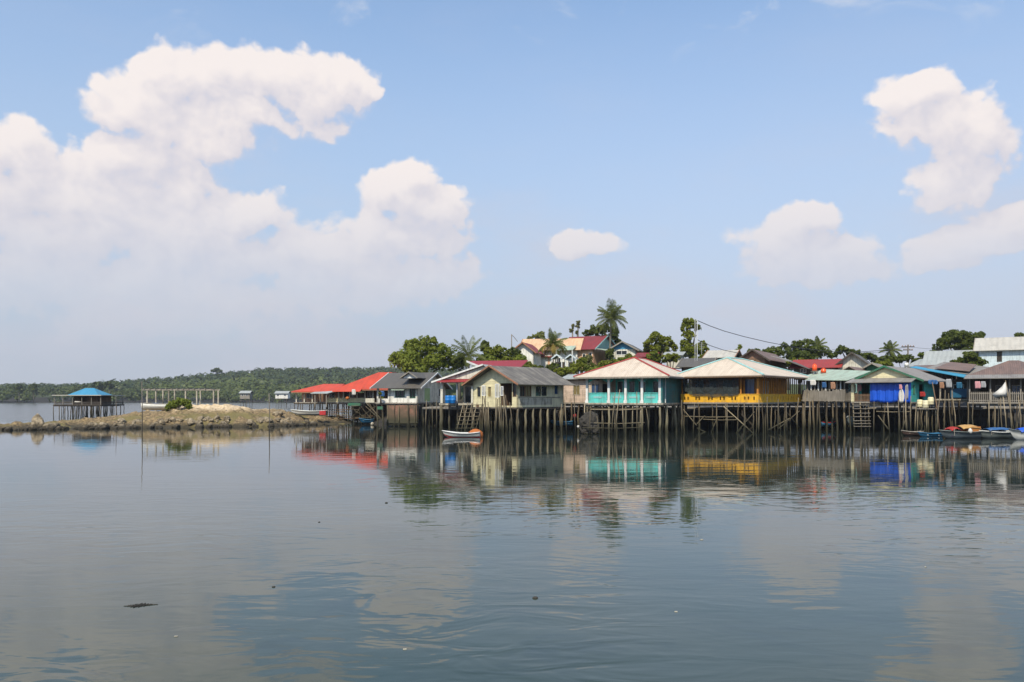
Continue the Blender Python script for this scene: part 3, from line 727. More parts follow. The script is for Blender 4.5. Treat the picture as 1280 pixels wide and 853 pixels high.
    def barge(s, pts, mat, r_=0.09, name='barge_board', parent=None):
        b = MB()
        for p_, q_ in zip(pts[:-1], pts[1:]):
            p_, q_ = Vector(p_), Vector(q_); d = (q_ - p_).normalized(); n = d.cross(Vector((0, 0, 1))).normalized() * 0.03
            up = Vector((0, 0, r_)); b.hexa([p_ - n - up, q_ - n - up, q_ + n - up, p_ + n - up], [p_ - n + up * 0.35, q_ - n + up * 0.35, q_ + n + up * 0.35, p_ + n + up * 0.35])
        return s.part(b, name, mat, parent)
    def ridge(s, p_, q_, mat, w=0.12, parent=None):
        p_, q_ = Vector(p_), Vector(q_); d = (q_ - p_).normalized(); n = d.cross(Vector((0, 0, 1))).normalized() * w; b = MB()
        up = Vector((0, 0, 0.07)); dn = Vector((0, 0, -0.03))
        b.face([p_ - n + dn, p_ + up, q_ + up, q_ - n + dn]); b.face([p_ + up, p_ + n + dn, q_ + n + dn, q_ + up])
        b.face([p_ - n + dn, q_ - n + dn, q_ + n + dn, p_ + n + dn]); b.face([p_ - n + dn, p_ + n + dn, p_ + up]); b.face([q_ - n + dn, q_ + up, q_ + n + dn])
        return s.part(b, 'ridge_cap', mat, parent)
    def roof_gable_y(s, x0, x1, y0, y1, ze, zr, mat, ap=0.5, th=0.06):
        xm = x0 + (x1 - x0) * ap; b = MB()
        b.slab([(x0, y0, ze), (xm, y0, zr), (xm, y1, zr), (x0, y1, ze)], (0, 1, 0), th)
        b.slab([(x1, y0, ze), (x1, y1, ze), (xm, y1, zr), (xm, y0, zr)], (0, 1, 0), th)
        return s.part(b, 'roof', mat)
    def roof_gable_x(s, x0, x1, y0, y1, ze, zr, mat, ap=0.5, th=0.06):
        ym = y0 + (y1 - y0) * ap; b = MB()
        b.slab([(x0, y0, ze), (x1, y0, ze), (x1, ym, zr), (x0, ym, zr)], (1, 0, 0), th)
        b.slab([(x0, ym, zr), (x1, ym, zr), (x1, y1, ze), (x0, y1, ze)], (1, 0, 0), th)
        return s.part(b, 'roof', mat)
    def roof_shed(s, pts, mat, eave=(1, 0, 0), th=0.06, name='roof'):
        b = MB(); b.slab(pts, eave, th); return s.part(b, name, mat)
    def roof_hip(s, x0, x1, y0, y1, ze, zr, mat, r0, r1, cap=None, fascia=None, th=0.07):
        """r0, r1: ridge ends (x, y)"""
        a, b_, c_, d_ = (x0, y0, ze), (x1, y0, ze), (x1, y1, ze), (x0, y1, ze); p_, q_ = (*r0, zr), (*r1, zr); b = MB()
        if abs(r0[0] - r1[0]) < abs(r0[1] - r1[1]):
            b.slab([a, b_, p_], (1, 0, 0), th); b.slab([b_, c_, q_, p_], (0, 1, 0), th); b.slab([c_, d_, q_], (1, 0, 0), th); b.slab([d_, a, p_, q_], (0, 1, 0), th)
            hips = [(a, p_), (b_, p_), (c_, q_), (d_, q_), (p_, q_)]
        else:
            b.slab([a, b_, q_, p_], (1, 0, 0), th); b.slab([b_, c_, q_], (0, 1, 0), th); b.slab([c_, d_, p_, q_], (1, 0, 0), th); b.slab([d_, a, p_], (0, 1, 0), th)
            hips = [(a, p_), (b_, q_), (c_, q_), (d_, p_), (p_, q_)]
        r_ = s.part(b, 'roof', mat)
        if cap:
            for u, v in hips: s.ridge(Vector(u) + Vector((0, 0, 0.03)), Vector(v) + Vector((0, 0, 0.03)), cap, parent=r_)
        if fascia:
            z = ze - th - 0.003
            b = MB(); f = 0.12
            b.box(x0 + .02, x1 - .02, y0 + .02, y0 + .05, z - f, z); b.box(x1 - .05, x1 - .02, y0 + .052, y1 - .05, z - f, z); b.box(x0 + .02, x0 + .05, y0 + .052, y1 - .05, z - f, z)
            s.part(b, 'fascia', fascia)
        return r_
    def post(s, x, y, z0, z1, mat='white_trim', w=0.1, name='post', base=False):
        b = MB(); b.box(x - w, x + w, y - w, y + w, z0, z1)
        if base: b.box(x - w * 1.5, x + w * 1.5, y - w * 1.5, y + w * 1.5, z0 - 0.01, z0 + 0.22); b.box(x - w * 1.35, x + w * 1.35, y - w * 1.35, y + w * 1.35, z1 - 0.12, z1 + 0.003)
        return s.part(b, name, mat)
    def pickets(s, a, b2, z0, z1, n, mat, w=0.03, rails=True, name='railing', jit=0.0):
        b = MB(); L_ = math.dist(a, b2); g = s.rnd
        for k in range(n):
            u = (k + 0.5) * L_ / n; b.obox(a, b2, u - w, u + w, 0.01, 0.04, z0 - g.random() * jit, z1 + g.uniform(-1, 1) * jit)
        if rails:
            b.obox(a, b2, 0, L_, 0.042, 0.08, z0 + 0.1, z0 + 0.17); b.obox(a, b2, 0, L_, 0.042, 0.08, z1 - 0.17, z1 - 0.1)
        return s.part(b, name, mat)
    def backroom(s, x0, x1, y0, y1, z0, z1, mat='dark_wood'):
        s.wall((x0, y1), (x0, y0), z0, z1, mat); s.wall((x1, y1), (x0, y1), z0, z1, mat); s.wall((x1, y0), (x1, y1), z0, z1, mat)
def HZ(H, py, x=0.0, y=0.0): return EYE + (HOR - py) / F * (H.C[1] - x * H.s + y * H.c)
House.Z = HZ
def lx(H, px, y):
    u = (px - 640) / F; return (u * (H.C[1] + y * H.c) - H.C[0] - y * H.s) / (H.c + u * H.s)
House.lx = lx

# ================================================================== BLUE-ROOFED PAVILION (left)
D = 122
H = House('pavilion', 'stilted open pavilion with a blue hipped roof, standing in the water beyond the rocky spit', 127, D, 3, 'pavilion')
W_ = H.WL(66); z = Z(506, D)
H.deck(-W_, 0, 0, 6.5, z, 'dark_wood')
H.stilts(-W_ + .1, -.1, 0.1, 6.3, 13, 5, z, 't')
ze = Z(494.5, D)
b = MB(); b.box(-W_ - .05, .05, -.2, 6.7, ze - .04, ze + .08); H.part(b, 'eave', 'cement_roof')
H.roof_hip(-W_ + 1.5, -1.3, 1.3, 5.3, ze + 0.081, Z(485, D), 'sky_blue_roof', (-W_ / 2 - .7, 3.3), (-W_ / 2 + .7, 3.3))
for px in (67, 78, 90, 102, 114, 126):
    H.post(H.sx(px) * 0.985 - .06, .1, z, ze - .042, 'grey_wood', .04); H.post(H.sx(px) * 0.985 - .06, 6.3, z, ze - .042, 'grey_wood', .04)
H.wall((H.sx(82), 2.0), (H.sx(114), 2.0), z, ze - .05, 'brown_wood', ((1.0, 2.2, z + .2, ze - .3, 'open'),))
H.wall((H.sx(114), 2.0), (H.sx(114), 5.5), z, ze - .05, 'brown_wood')
H.wall((H.sx(82), 5.5), (H.sx(82), 2.0), z, ze - .05, 'brown_wood')
H.pickets((-W_ + .05, .06), (-.05, .06), z - .25, z + .45, 40, 'dark_wood', .04)
H.pickets((-.05, .06), (-.05, 6.4), z - .25, z + .45, 24, 'dark_wood', .04)
b = MB(); b.tube([(0, 0, 0), (0.9, 0, 0.02)], [.18, .12], 8); o = b.build('bundle', 'white_cloth', None, True, (X(91, D), D + .6, z + .35)); tag(o, 'small white bundle lying on the deck of the blue-roofed pavilion', 'bundle')

# ================================================================== PERGOLA on the spit
D = 104
zb = 0.8
root = thing('pergola', 'bare grey timber frame shelter without a roof covering, standing behind the bush on the spit', 'pergola', (X(222, D), D, zb))
x0, x1 = X(181, D) - X(222, D), X(264, D) - X(222, D); zt = Z(488.2, D) - zb
posts = [(184, 0), (195, 0), (211, 0), (232, 0), (246, 0), (257, 2.8), (263, 2.8), (192, 2.8), (207, 2.8), (221, 2.8), (240, 2.8)]
for px, y in posts:
    b = MB(); x = X(px, D) - X(222, D); b.box(x - .08, x + .08, y - .08, y + .08, -0.6, zt); b.build('post', 'concrete', root)
for y in (-.1, 2.9):
    b = MB(); b.box(x0 - .3, x1 + .1, y - .04, y + .04, zt, zt + .16); b.build('beam', 'grey_wood', root)
k = x0
while k < x1:
    b = MB(); b.box(k - .04, k + .04, -.4, 3.3, zt + .163, zt + .26); b.build('rafter', 'grey_wood', root); k += .72
# pale upturned hull / slab next to it
def hull(L_, W2, Hh, mat, sheer=0.35, n=16, bowrake=0.5, thick=0.05, stern=0.75, vee=0.5, name='hull', trim=None, trimmat=None):
    """bow at +x"""
    b = MB(); secs = []
    for i in range(n + 1):
        s_ = i / n; x = -L_ / 2 + L_ * s_
        wd = W2 / 2 * (stern + (1 - stern) * math.sin(min(1, s_ / 0.5) * math.pi / 2)) if s_ < 0.5 else W2 / 2 * max(0.015, (1 - ((s_ - 0.5) / 0.5) ** 2.2))
        zt_ = Hh * (1 + sheer * (abs(s_ - 0.42) / 0.58) ** 2); zk = Hh * 0.55 * max(0, (s_ - 0.72) / 0.28) ** 2
        xx = x + bowrake * Hh * max(0, (s_ - 0.8) / 0.2)
        row = [(x, 0, zk)]
        pr = [(-wd, zt_, xx), (-wd * .93, zk + (zt_ - zk) * .55, x + (xx - x) * .55), (-wd * vee, zk + (zt_ - zk) * .12, x), (0, zk, x), (wd * vee, zk + (zt_ - zk) * .12, x), (wd * .93, zk + (zt_ - zk) * .55, x + (xx - x) * .55), (wd, zt_, xx)]
        secs.append([(q_[2], q_[0], q_[1]) for q_ in pr])
    for i in range(n):
        for j in range(6): b.face([secs[i][j], secs[i][j + 1], secs[i + 1][j + 1], secs[i + 1][j]][::-1])
    ins = [[(p_[0] * .985, p_[1] * (1 - thick / max(.06, W2 / 2)) , max(p_[2] + .03, 0.06)) if j_ not in (0, 6) else (p_[0] * .985, p_[1] * (1 - 2 * thick / W2), p_[2]) for j_, p_ in enumerate(s2)] for s2 in secs]
    for i in range(n):
        for j in range(6): b.face([ins[i][j], ins[i][j + 1], ins[i + 1][j + 1], ins[i + 1][j]])
        for j in (0, 6): b.face([secs[i][j], ins[i][j], ins[i + 1][j], secs[i + 1][j]])
    b.face(secs[0]); b.face(ins[0][::-1])
    return b.mesh(name, mat, True), secs
def boat(label, px, D, L_, W2, Hh, rot, mat, z=-0.12, parts=(), name='rowing_boat', cat='boat', gun='white_trim', sheer=.35, thw='grey_wood', stern=.75, group=None, red=None):
    root = thing(name, label, cat, (X(px, D), D, z), R(rot), group)
    me, secs = hull(L_, W2, Hh, mat, sheer, stern=stern); link('hull', me, root)
    if gun:
        for j in (0, 6):
            b = MB(); b.tube([(p_[j][0], p_[j][1], p_[j][2] + .01) for p_ in secs], .035, 6); b.build('gunwale', gun, root, True)
    for u in (.25, .5, .72):
        i = int(u * 16); p_ = secs[i]; b = MB(); b.box(p_[0][0] - .12, p_[0][0] + .12, p_[0][1] * .93, -p_[0][1] * .93, p_[0][2] - .14, p_[0][2] - .10); b.build('thwart', thw, root)
    if red:
        for sg, js in ((-1, (1, 2)), (1, (5, 4))):
            b = MB()
            for i in range(16):
                A_, B_ = secs[i], secs[i + 1]; o = 0.012 * sg
                f = lambda S, u: tuple(Vector(S[js[1]]).lerp(Vector(S[js[0]]), u) + Vector((0, o, 0)))
                b.face([f(A_, 0), f(B_, 0), f(B_, .5), f(A_, .5)])
            b.build('bottom_stripe', red, root)
    return root, secs
r1, _ = boat('long weathered white hull lying on the spit beneath the bare timber frame', 208, 97, 5.6, 1.5, .75, 4, 'boat_white', z=1.75, gun='grey_wood', name='beached_boat')
b = MB(); b.lathe((0, 0, 0), [(.02, 0), (.75, .02), (.72, .18), (.3, .30), (.02, .32)], 12); o = b.build('tarpaulin', 'blue_tarp_pale', None, True, (X(196, 99), 98.5, 2.3)); o.scale = (1.1, .6, 1); tag(o, 'crumpled pale blue tarpaulin lying over the beached white hull', 'tarpaulin')
tree('bright yellow-green bush growing on the spit in front of the timber frame', [(217, 506, 9, 6), (230, 504, 9, 6), (224, 502, 10, 5), (212, 510, 6, 5), (236, 508, 5, 5)], 94, 'leaf_bright', 2600, .13, base=1.6, name='bush', cat='bush')
# poles in the water
for px, D, zt, lab in ((177.5, 75, Z(477, 75), 'tall thin dark pole in the water in front of the spit, below the timber frame'), (336.5, 74, Z(492, 74), 'thin dark pole standing in the water in front of the right end of the spit'), (145, 100, Z(495, 100), 'short thin pole behind the spit to the right of the blue pavilion')):
    b = MB(); b.tube([(0, 0, -1), (.03, 0, zt * .5), (-.02, 0, zt)], [.05, .04, .03], 7); tag(b.build('water_pole', 'bark', None, True, (X(px, D), D, 0)), lab, 'pole')

# far platform huts
for px, D, w, lab in ((306, 260, 3.2, 'small grey hut on stilts far out in the bay, left of two distant huts'), (352, 270, 4.2, 'small white pale-roofed hut far out in the bay, right of two distant huts')):
    H = House('stilt_hut', lab, px + w / D * 500, D, 0, 'hut'); zf = Z(499, D) + .2
    H.deck(-w, 0, 0, 3, zf, 'grey_wood'); H.stilts(-w + .2, -.2, .2, 2.8, 4, 2, zf, 't')
    wm = 'white_wall' if px > 320 else 'grey_wood'
    H.wall((-w, 0), (0, 0), zf, zf + 1.7, wm, ((.5, 1.2, zf + .8, zf + 1.4, 'window'), (w - 1.3, w - .6, zf + .8, zf + 1.4, 'window')))
    H.backroom(-w, 0, .12, 3, zf, zf + 1.7, wm)
    H.roof_gable_x(-w - .3, .3, -.4, 3.4, zf + 1.7, zf + 2.5, 'pale_grey_roof')

# ================================================================== ORANGE-ROOFED HOUSE
D = 103
H = House('restaurant_house', 'long open-sided house with a bright orange-red roof at the left end of the row', 486, D, 8, 'house')
z = H.Z(503); Wm = H.WL(422); Wa = H.WL(367)
H.deck(-Wa, 0, 0, 8, z, 'grey_wood')
H.stilts(-Wa + .1, -.1, .1, 7.6, 20, 4, z, 't', jit=.3)
ze = H.Z(486.5)
H.roof_hip(-Wm - .2, .4, -.8, 8.6, ze, H.Z(465.5, 0, 4), 'orange_roof', (H.sx(462), 3.9), (-.1, 3.9), fascia='brown_trim')
ze2 = H.Z(489.5, -Wa)
H.roof_hip(-Wa - .1, -Wm - .1, -.6, 6.4, ze2, H.Z(480.2, -Wa, 2.8), 'orange_roof', (H.sx(394), 2.9), (-Wm - .12, 2.9), fascia='brown_trim')
H.roof_shed([(-Wm - .15, -1.6, ze - .30), (H.sx(455), -1.6, ze - .30), (H.sx(455), -.4, ze + .20), (-Wm - .15, -.4, ze + .20)], 'orange_roof', name='canopy_roof')
for px in (370, 380, 390, 400, 411, 423, 429, 437, 446, 456, 466, 476, 485): H.post(H.sx(px), .12, z, ze2 - .1 if px < 424 else ze - .05, 'offwhite_wall', .06)
H.wall((-Wa + .2, 2.2), (-Wm, 2.2), z, ze2 - .1, 'peach_wall', ((.6, 1.5, z + .5, z + 1.25, 'window'), (2.3, 3.0, z, z + 1.3, 'open'), (3.8, 4.6, z + .5, z + 1.25, 'window')))
H.wall((-Wm, 2.2), (0, 2.2), z, ze, 'brown_wood', ((.5, 1.4, z + .4, ze - .3, 'window'), (2.0, 2.8, z, ze - .3, 'open'), (3.3, 4.1, z + .4, ze - .3, 'window'), (4.8, 5.5, z + .4, ze - .3, 'window', 'blue_glass')))
H.backroom(-Wa + .2, 0, 2.35, 7.8, z, ze2 - .15, 'brown_wood')
x0, x1 = H.sx(409), H.sx(456)
b = MB(); b.box(x0, x1, .021, .06, z - .02, z + .5); b.box(x0, x1, -.06, .02, z + .05, z + .12); b.box(x0, x1, -.06, .02, z + .50, z + .56)
k = x0
while k < x1 - .05: b.lathe((k + .08, -.02, z + .12), [(.04, 0), (.085, .1), (.05, .22), (.075, .30), (.04, .38)], 6); k += .26
H.part(b, 'balustrade', 'cream_plaster')
H.pickets((-Wm, 5.5), (0, 5.5), .2, z - .2, 40, 'brown_wood', .08, True, 'skirting', .25)
for _ in range(7): H.beam(-Wa + .3 + _ * .9, -Wa + 3.5 + _ * 1.2, .02 + .03 * _, .6 + .28 * (_ % 5), .04, 'brown_wood')
b = MB(); b.box(H.sx(456), H.sx(468), -.06, .02, z - .05, z + .5); H.part(b, 'balustrade', 'offwhite_wall')
H.roof_shed([(H.sx(394), -1.6, z + 1.15), (H.sx(415), -1.6, z + 1.15), (H.sx(424), -.1, z + 1.55), (H.sx(396), -.1, z + 1.45)], 'pale_grey_roof', name='lean_to_roof')
H.post(H.sx(399), -1.4, z - .6, z + 1.14, 'grey_wood', .05); H.post(H.sx(413), -1.4, z - .6, z + 1.14, 'grey_wood', .05)
for _ in range(5): H.beam(H.sx(415 + 10 * _) - 1.2, H.sx(415 + 10 * _) + 1, -.05, .7 + .35 * (_ % 4), .035)
H.braces(-Wm, -.2, -.05, .2, z, 7)
b = MB(); b.lathe((0, 0, 0), [(.05, 0), (.22, .1), (.25, .3), (.1, .42)], 9); tag(b.build('buoy', 'orange_float', None, True, (X(434, 102), 102.2, z + .3)), 'orange round float sitting on the cream balustrade of the orange-roofed house', 'float')
b = MB(); b.box(-.8, .8, -.3, .3, 0, .28); b.box(-.7, .7, -.22, .22, .281, .34); tag(b.build('crate', 'green_trim', None, False, (X(443, 101.5), 101.6, z - .42)), 'dark green crate hanging below the cream balustrade of the orange-roofed house', 'crate')
H.beam(H.sx(436), H.sx(452), -.9, z - .46, .04, name='crossbar')
boat('grey and white boat drawn up under the left wing of the orange-roofed house', 387, 99, 4.3, 1.1, .55, 176, 'boat_white', z=1.05, gun='boat_white', red='boat_grey')
b = MB(); b.box(-.38, .38, -.4, .4, 0, .5); o = b.build('stern_box', 'boat_red', None, False, (X(404, 98.7), 98.7, 1.15)); tag(o, 'red box at the right end of the grey and white boat under the orange roof', 'box')

# ================================================================== GREY-ROOFED WHITE HOUSE
H = House('white_house', 'white house with a dark grey cross-gabled roof standing above a reddish brick wall', 522, 90, 16, 'house')
z = H.Z(503.5); W_ = H.WL(471); Dp = H.DR(557); ze = H.Z(482.5); zr = H.Z(466.5, 0, Dp / 2)
xw = H.sx(487)
H.deck(-W_, 0, -.3, Dp, z)
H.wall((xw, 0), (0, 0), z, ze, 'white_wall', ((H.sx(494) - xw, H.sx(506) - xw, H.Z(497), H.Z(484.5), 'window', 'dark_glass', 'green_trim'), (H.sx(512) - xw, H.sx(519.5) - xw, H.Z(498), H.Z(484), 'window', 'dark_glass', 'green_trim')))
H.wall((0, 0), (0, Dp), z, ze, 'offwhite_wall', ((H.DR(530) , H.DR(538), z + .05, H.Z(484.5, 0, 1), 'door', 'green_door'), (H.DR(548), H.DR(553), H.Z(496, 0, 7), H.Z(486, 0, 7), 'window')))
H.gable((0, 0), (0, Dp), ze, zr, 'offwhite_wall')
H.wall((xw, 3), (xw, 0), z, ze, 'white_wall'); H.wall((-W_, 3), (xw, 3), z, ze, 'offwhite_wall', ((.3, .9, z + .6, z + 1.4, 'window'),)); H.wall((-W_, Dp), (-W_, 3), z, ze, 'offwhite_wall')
H.post(-W_ + .1, .1, z, ze, 'white_wall', .1); H.post(xw - .12, .1, z, ze, 'white_wall', .08)
b = MB(); b.box(-W_, xw - .2, 0, .08, z, z + .45); H.part(b, 'parapet', 'white_wall')
H.roof_gable_x(-W_ - .5, .7, -.7, Dp + .5, ze - .25, zr + .06, 'dark_grey_roof')
# front cross gable
xg0, xg1, xm = H.sx(501), H.sx(523), H.sx(512)
b = MB(); zg = H.Z(465.3, xm, 1); zl = H.Z(472.5, xm, 0)
b.slab([(xg0, -.3, zl), (xm, -.3, zg), (xm, 4.2, zg), (xg0, 2.2, zl)], (0, 1, 0)); b.slab([(xg1, -.3, zl), (xg1, 2.2, zl), (xm, 4.2, zg), (xm, -.3, zg)], (0, 1, 0))
dm = H.part(b, 'dormer_roof', 'dark_grey_roof'); H.gable((xg0 + .2, 0), (xg1 - .2, 0), zl - .05, zg - .15, 'white_trim', name='gable_wall')
H.barge([(xg0, -.31, zl), (xm, -.31, zg), (xg1, -.31, zl)], 'grey_wood', .1)
H.barge([(.71, -.7, ze - .25), (.71, Dp / 2, zr + .06), (.71, Dp + .5, ze - .25)], 'white_trim', .12)
H.barge([(-W_ - .51, -.7, ze - .25), (-W_ - .51, Dp / 2 - .1, zr + .06)], 'white_trim', .12)
# awning over window
H.roof_shed([(H.sx(492), -.7, H.Z(487.5)), (H.sx(508), -.7, H.Z(487.5)), (H.sx(508), -.02, H.Z(483.2)), (H.sx(492), -.02, H.Z(483.2))], 'green_roof', name='awning')
H.stilts(-W_ + .1, -.1, .05, Dp - .3, 9, 3, z, 'w')
H.stilts(.0, .1, 1.5, Dp, 1, 6, z, 'c')
b = MB(); b.box(xw - .1, .0, -.2, -.06, 0.15, z - .3); H.part(b, 'brick_wall', 'brick')
H.beam(xw - .1, .2, -.3, H.Z(529), .05)
H.stilts(xw - .1, .1, -.32, -.3, 6, 1, z - .3, 't', jit=.3)
tree('potted plant with trailing leaves on the porch of the white grey-roofed house', [(475, 493, 3, 3), (477, 497, 3, 3)], 90.5, 'leaf_mid', 260, .09, base=z + .45, name='potted_plant', cat='plant', sub=6)
b = MB(); b.box(-.3, .3, -.2, .2, 0, .34); tag(b.build('storage_box', 'green_trim', None, False, (X(475.5, 89.5), 89.4, H.Z(512))), 'small green box hanging under the left corner of the white grey-roofed house', 'box')

# ================================================================== RED-ROOFED PORCH HOUSE (behind the cream one)
H = House('porch_house', 'grey-white house with a dark red roof, between the white house and the cream house', 622, 83, 18, 'house')
z = H.Z(504.5); W_ = H.WL(551); ze = H.Z(476.5)
xl = H.sx(572)
H.deck(-W_ - .2, 0, 0, 8, z, 'concrete', th=.2)
H.wall((xl, 1.6), (0, 1.6), z, H.Z(470), 'offwhite_wall', ((.2, 1.0, z + .05, z + 1.8, 'door', 'dark_glass', 'grey_wood'), (1.5, 2.3, z + .7, z + 1.7, 'window')))
H.wall((xl, 7), (xl, 1.6), z, H.Z(470), 'offwhite_wall', ((1, 2, z + .6, z + 1.5, 'window'),))
H.wall((0, 1.6), (0, 7), z, H.Z(470), 'offwhite_wall')
H.post(-W_ + .1, .1, z, ze, 'offwhite_wall', .13); H.post(H.sx(571), .1, z, ze, 'steel', .07); H.post(H.sx(590), .1, z, ze, 'offwhite_wall', .1)
H.roof_shed([(-W_ - .3, -.6, ze - .05), (H.sx(592), -.6, ze - .05), (H.sx(596), .9, H.Z(471)), (-W_ + .9, .9, H.Z(471))], 'red_roof', name='porch_roof')
xa = H.sx(604)
b = MB(); b.slab([(-W_ - 1.0, -.1, H.Z(477)), (xa, -.1, H.Z(455.5, xa)), (xa, 7.5, H.Z(455.5, xa)), (-W_ - 1.0, 7.5, H.Z(477))], (0, 1, 0)); b.slab([(0.6, -.1, H.Z(474)), (.6, 7.5, H.Z(474)), (xa, 7.5, H.Z(455.5, xa)), (xa, -.1, H.Z(455.5, xa))], (0, 1, 0)); H.part(b, 'roof', 'pale_grey_roof')
H.barge([(-W_ - 1.05, -.12, H.Z(477)), (xa, -.12, H.Z(455.5, xa))], 'white_trim', .13)
H.gable((-W_ + .4, .15), (xa + 1.6, .15), H.Z(473.5), H.Z(457.5, xa), 'offwhite_wall', ap=.76)
# upper red roof block
x0, x1 = H.sx(584), .9; zt = H.Z(450.5, x0, 5); zq = H.Z(461, x0, 2)
xl1, xl2 = H.lx(606, 1.2), H.lx(583.5, 5.0); zq = H.Z(460.5, xl1, 1.2); zt = H.Z(451.5, xl2, 5.0)
H.roof_shed([(xl1, 1.2, zq), (x1 + 1.2, 1.2, zq), (x1 + .9, 5.0, zt), (xl2, 5.0, zt)], 'red_roof', name='upper_roof')
H.barge([(xl1, 1.18, zq), (xl2 - .02, 5.0, zt)], 'white_trim', .14)
H.wall((xl1 + .2, 3.0), (x1, 3.0), H.Z(470), zq - .0, 'offwhite_wall', name='upper_wall')
H.stilts(-W_ + .1, -.1, .1, 7, 8, 4, z, 'w')
o = link('stilt', PILES[('c', 1)], H.root, (-W_ + .1, -.1, -.8)); o.scale = (1.4, 1.4, z + .8 - .2)
zp = z
b = MB()
b.lathe((0, 0, 0), [(.30, 0), (.33, .05), (.31, .28), (.34, .32), (.34, .38), (.31, .42), (.33, .66), (.31, .80), (.28, .82)], 18)
bm0 = b.mesh('barrel', 'blue_plastic', True)
for px, lab in ((560, 'blue plastic water barrel on the red-roofed porch deck, left of the pair'), (566, 'blue plastic water barrel on the red-roofed porch deck, right of the pair')):
    o = link('water_barrel', bm0, None, (X(px, 83.6), 83.8, zp)); tag(o, lab, 'barrel')

# ================================================================== CREAM HOUSE
H = House('cream_house', 'pale yellow-cream plank house with a grey sheet roof and brown barge boards', 647, 74, 43, 'house')
W_ = H.WL(591); Dp = H.DR(704.5); z = H.Z(509.5); ze = H.Z(476.5); xm = -W_ / 2; zr = H.Z(458.3, xm)
H.deck(-W_, 0, -.1, Dp, z - .02, 'dark_wood'); 
f = lambda px: H.sx(px) + W_
H.wall((-W_, 0), (0, 0), z, ze, 'cream_plaster', (
    (f(596), f(601.5), H.Z(497, -W_), H.Z(483.5, -W_), 'window', 'dark_glass', 'cream_plaster'), (f(609.5), f(614.5), H.Z(497, -W_), H.Z(483.5, -W_), 'window', 'amber_glass', 'cream_plaster'),
    (f(625), f(640), z + .15, H.Z(479, 0), 'open'), (f(641), f(645.5), H.Z(496), H.Z(479), 'window', 'dark_glass', 'brown_wood')))
H.wall((f(624) - W_, 1.7), (-.2, 1.7), z, ze, 'brown_wood', ((.3, 1.1, z + .1, ze - .3, 'door', 'brown_wood', 'brown_trim'), (1.3, 1.7, z + .1, ze - .3, 'door', 'green_door', 'brown_trim')), name='inner_wall')
H.wall((f(624) - W_, 1.7), (f(624) - W_, .13), z, ze, 'brown_wood', name='inner_wall')
g = H.DR
H.wall((0, 0), (0, Dp), z, ze, 'cream_side', (
    (g(649.5), g(656), H.Z(496, 0, 1), H.Z(482.5, 0, 1), 'window', 'dark_glass', 'brown_wood'), (g(656.3), g(664), H.Z(496, 0, 1), H.Z(482.5, 0, 1), 'window', 'amber_glass', 'brown_wood'),
    (g(669), g(684), H.Z(496, 0, 4), H.Z(482.5, 0, 4), 'window', 'dark_glass', 'cream_plaster'), (g(692.5), g(698), H.Z(493.5, 0, 6), H.Z(481, 0, 6), 'window', 'blue_glass', 'cream_side')))
H.gable((-W_, 0), (0, 0), ze, zr - .08, 'cream_plaster'); H.gable((0, Dp), (-W_, Dp), ze, zr - .08, 'cream_side')
H.wall((-W_, Dp), (-W_, 0), z, ze, 'cream_side'); H.wall((0, Dp), (-W_, Dp), z, ze, 'cream_side')
ov = .75; sl = (zr - ze) / (W_ / 2)
H.roof_gable_y(-W_ - ov, ov, -.75, Dp + .9, ze - ov * sl + .06, zr + .06, 'grey_roof')
H.barge([(-W_ - ov, -.77, ze - ov * sl + .06), (xm, -.77, zr + .08), (ov, -.77, ze - ov * sl + .06)], 'brown_trim', .12)
b = MB(); b.obox((0, 0), (0, Dp), .05, Dp - .6, -.05, -.003, H.Z(497.4), H.Z(496.4)); H.part(b, 'sill_band', 'grey_wood')
b = MB(); b.obox((0, 0), (0, Dp), g(650), g(690), -.02, -.002, H.Z(506.5), H.Z(498)); H.part(b, 'patched_panel', 'concrete')
b = MB(); b.box(f(622) - W_, f(641) - W_, -.95, -.05, z - .08, z - .02); H.part(b, 'porch_deck', 'grey_wood')
H.stilts(-W_ + .1, -.1, 0, Dp - .6, 7, 2, z - .15, 'w', jit=.3)
for yy in np.linspace(.1, Dp - .2, 7):
    o = link('stilt', PILES[('c', int(yy * 3) % 3)], H.root, (-.08, float(yy), -.8)); o.scale = (.8, .8, z - .15 + .78)
# two white shutters / boxes standing in front
def louvre(label, px, D, py0, py1, w, rot, legs=True):
    zb_ = Z(py1, D); h_ = Z(py0, D) - zb_; r = thing('shutter_panel', label, 'shutter', (X(px, D), D, zb_), R(rot))
    b = MB(); b.box(-w / 2, -w / 2 + .06, -.03, .03, 0, h_); b.box(w / 2 - .06, w / 2, -.03, .03, 0, h_); b.box(-w / 2 + .06, w / 2 - .06, -.03, .03, 0, .07); b.box(-w / 2 + .06, w / 2 - .06, -.03, .03, h_ - .07, h_); b.build('frame', 'white_trim', r)
    b = MB(); v = .09
    while v < h_ - .12: b.box(-w / 2 + .06, w / 2 - .06, -.012, .012, v, v + .05); v += .08
    b.build('slats', 'grey_curtain', r)
    for sx_ in (-1, 1):
        b = MB(); b.box(sx_ * w / 2 * .8 - .03, sx_ * w / 2 * .8 + .03, .0301, .09, -(zb_ + .6), h_ * .4); b.build('pole', 'bamboo', r)
    return r
louvre('narrow white slatted panel on poles between the two left windows of the cream house', 604.5, 74.6, 482, 495, .42, -38)
louvre('white slatted shutter panel on poles at the left side of the cream house doorway', 621.5, 73.6, 480, 497, .5, -40)
louvre('small white slatted panel on poles in front of the cream house doorway', 627.5, 73.2, 483, 495, .32, -40)
b = MB(); b.box(-.16, .16, -.12, .12, 0, .22); b.box(-.17, .17, -.13, .13, .221, .25); tag(b.build('wooden_box', 'brown_wood', None, False, (X(595.5, 74.5), 76.6, z)), 'small brown wooden box on the deck edge under the left window of the cream house', 'box')

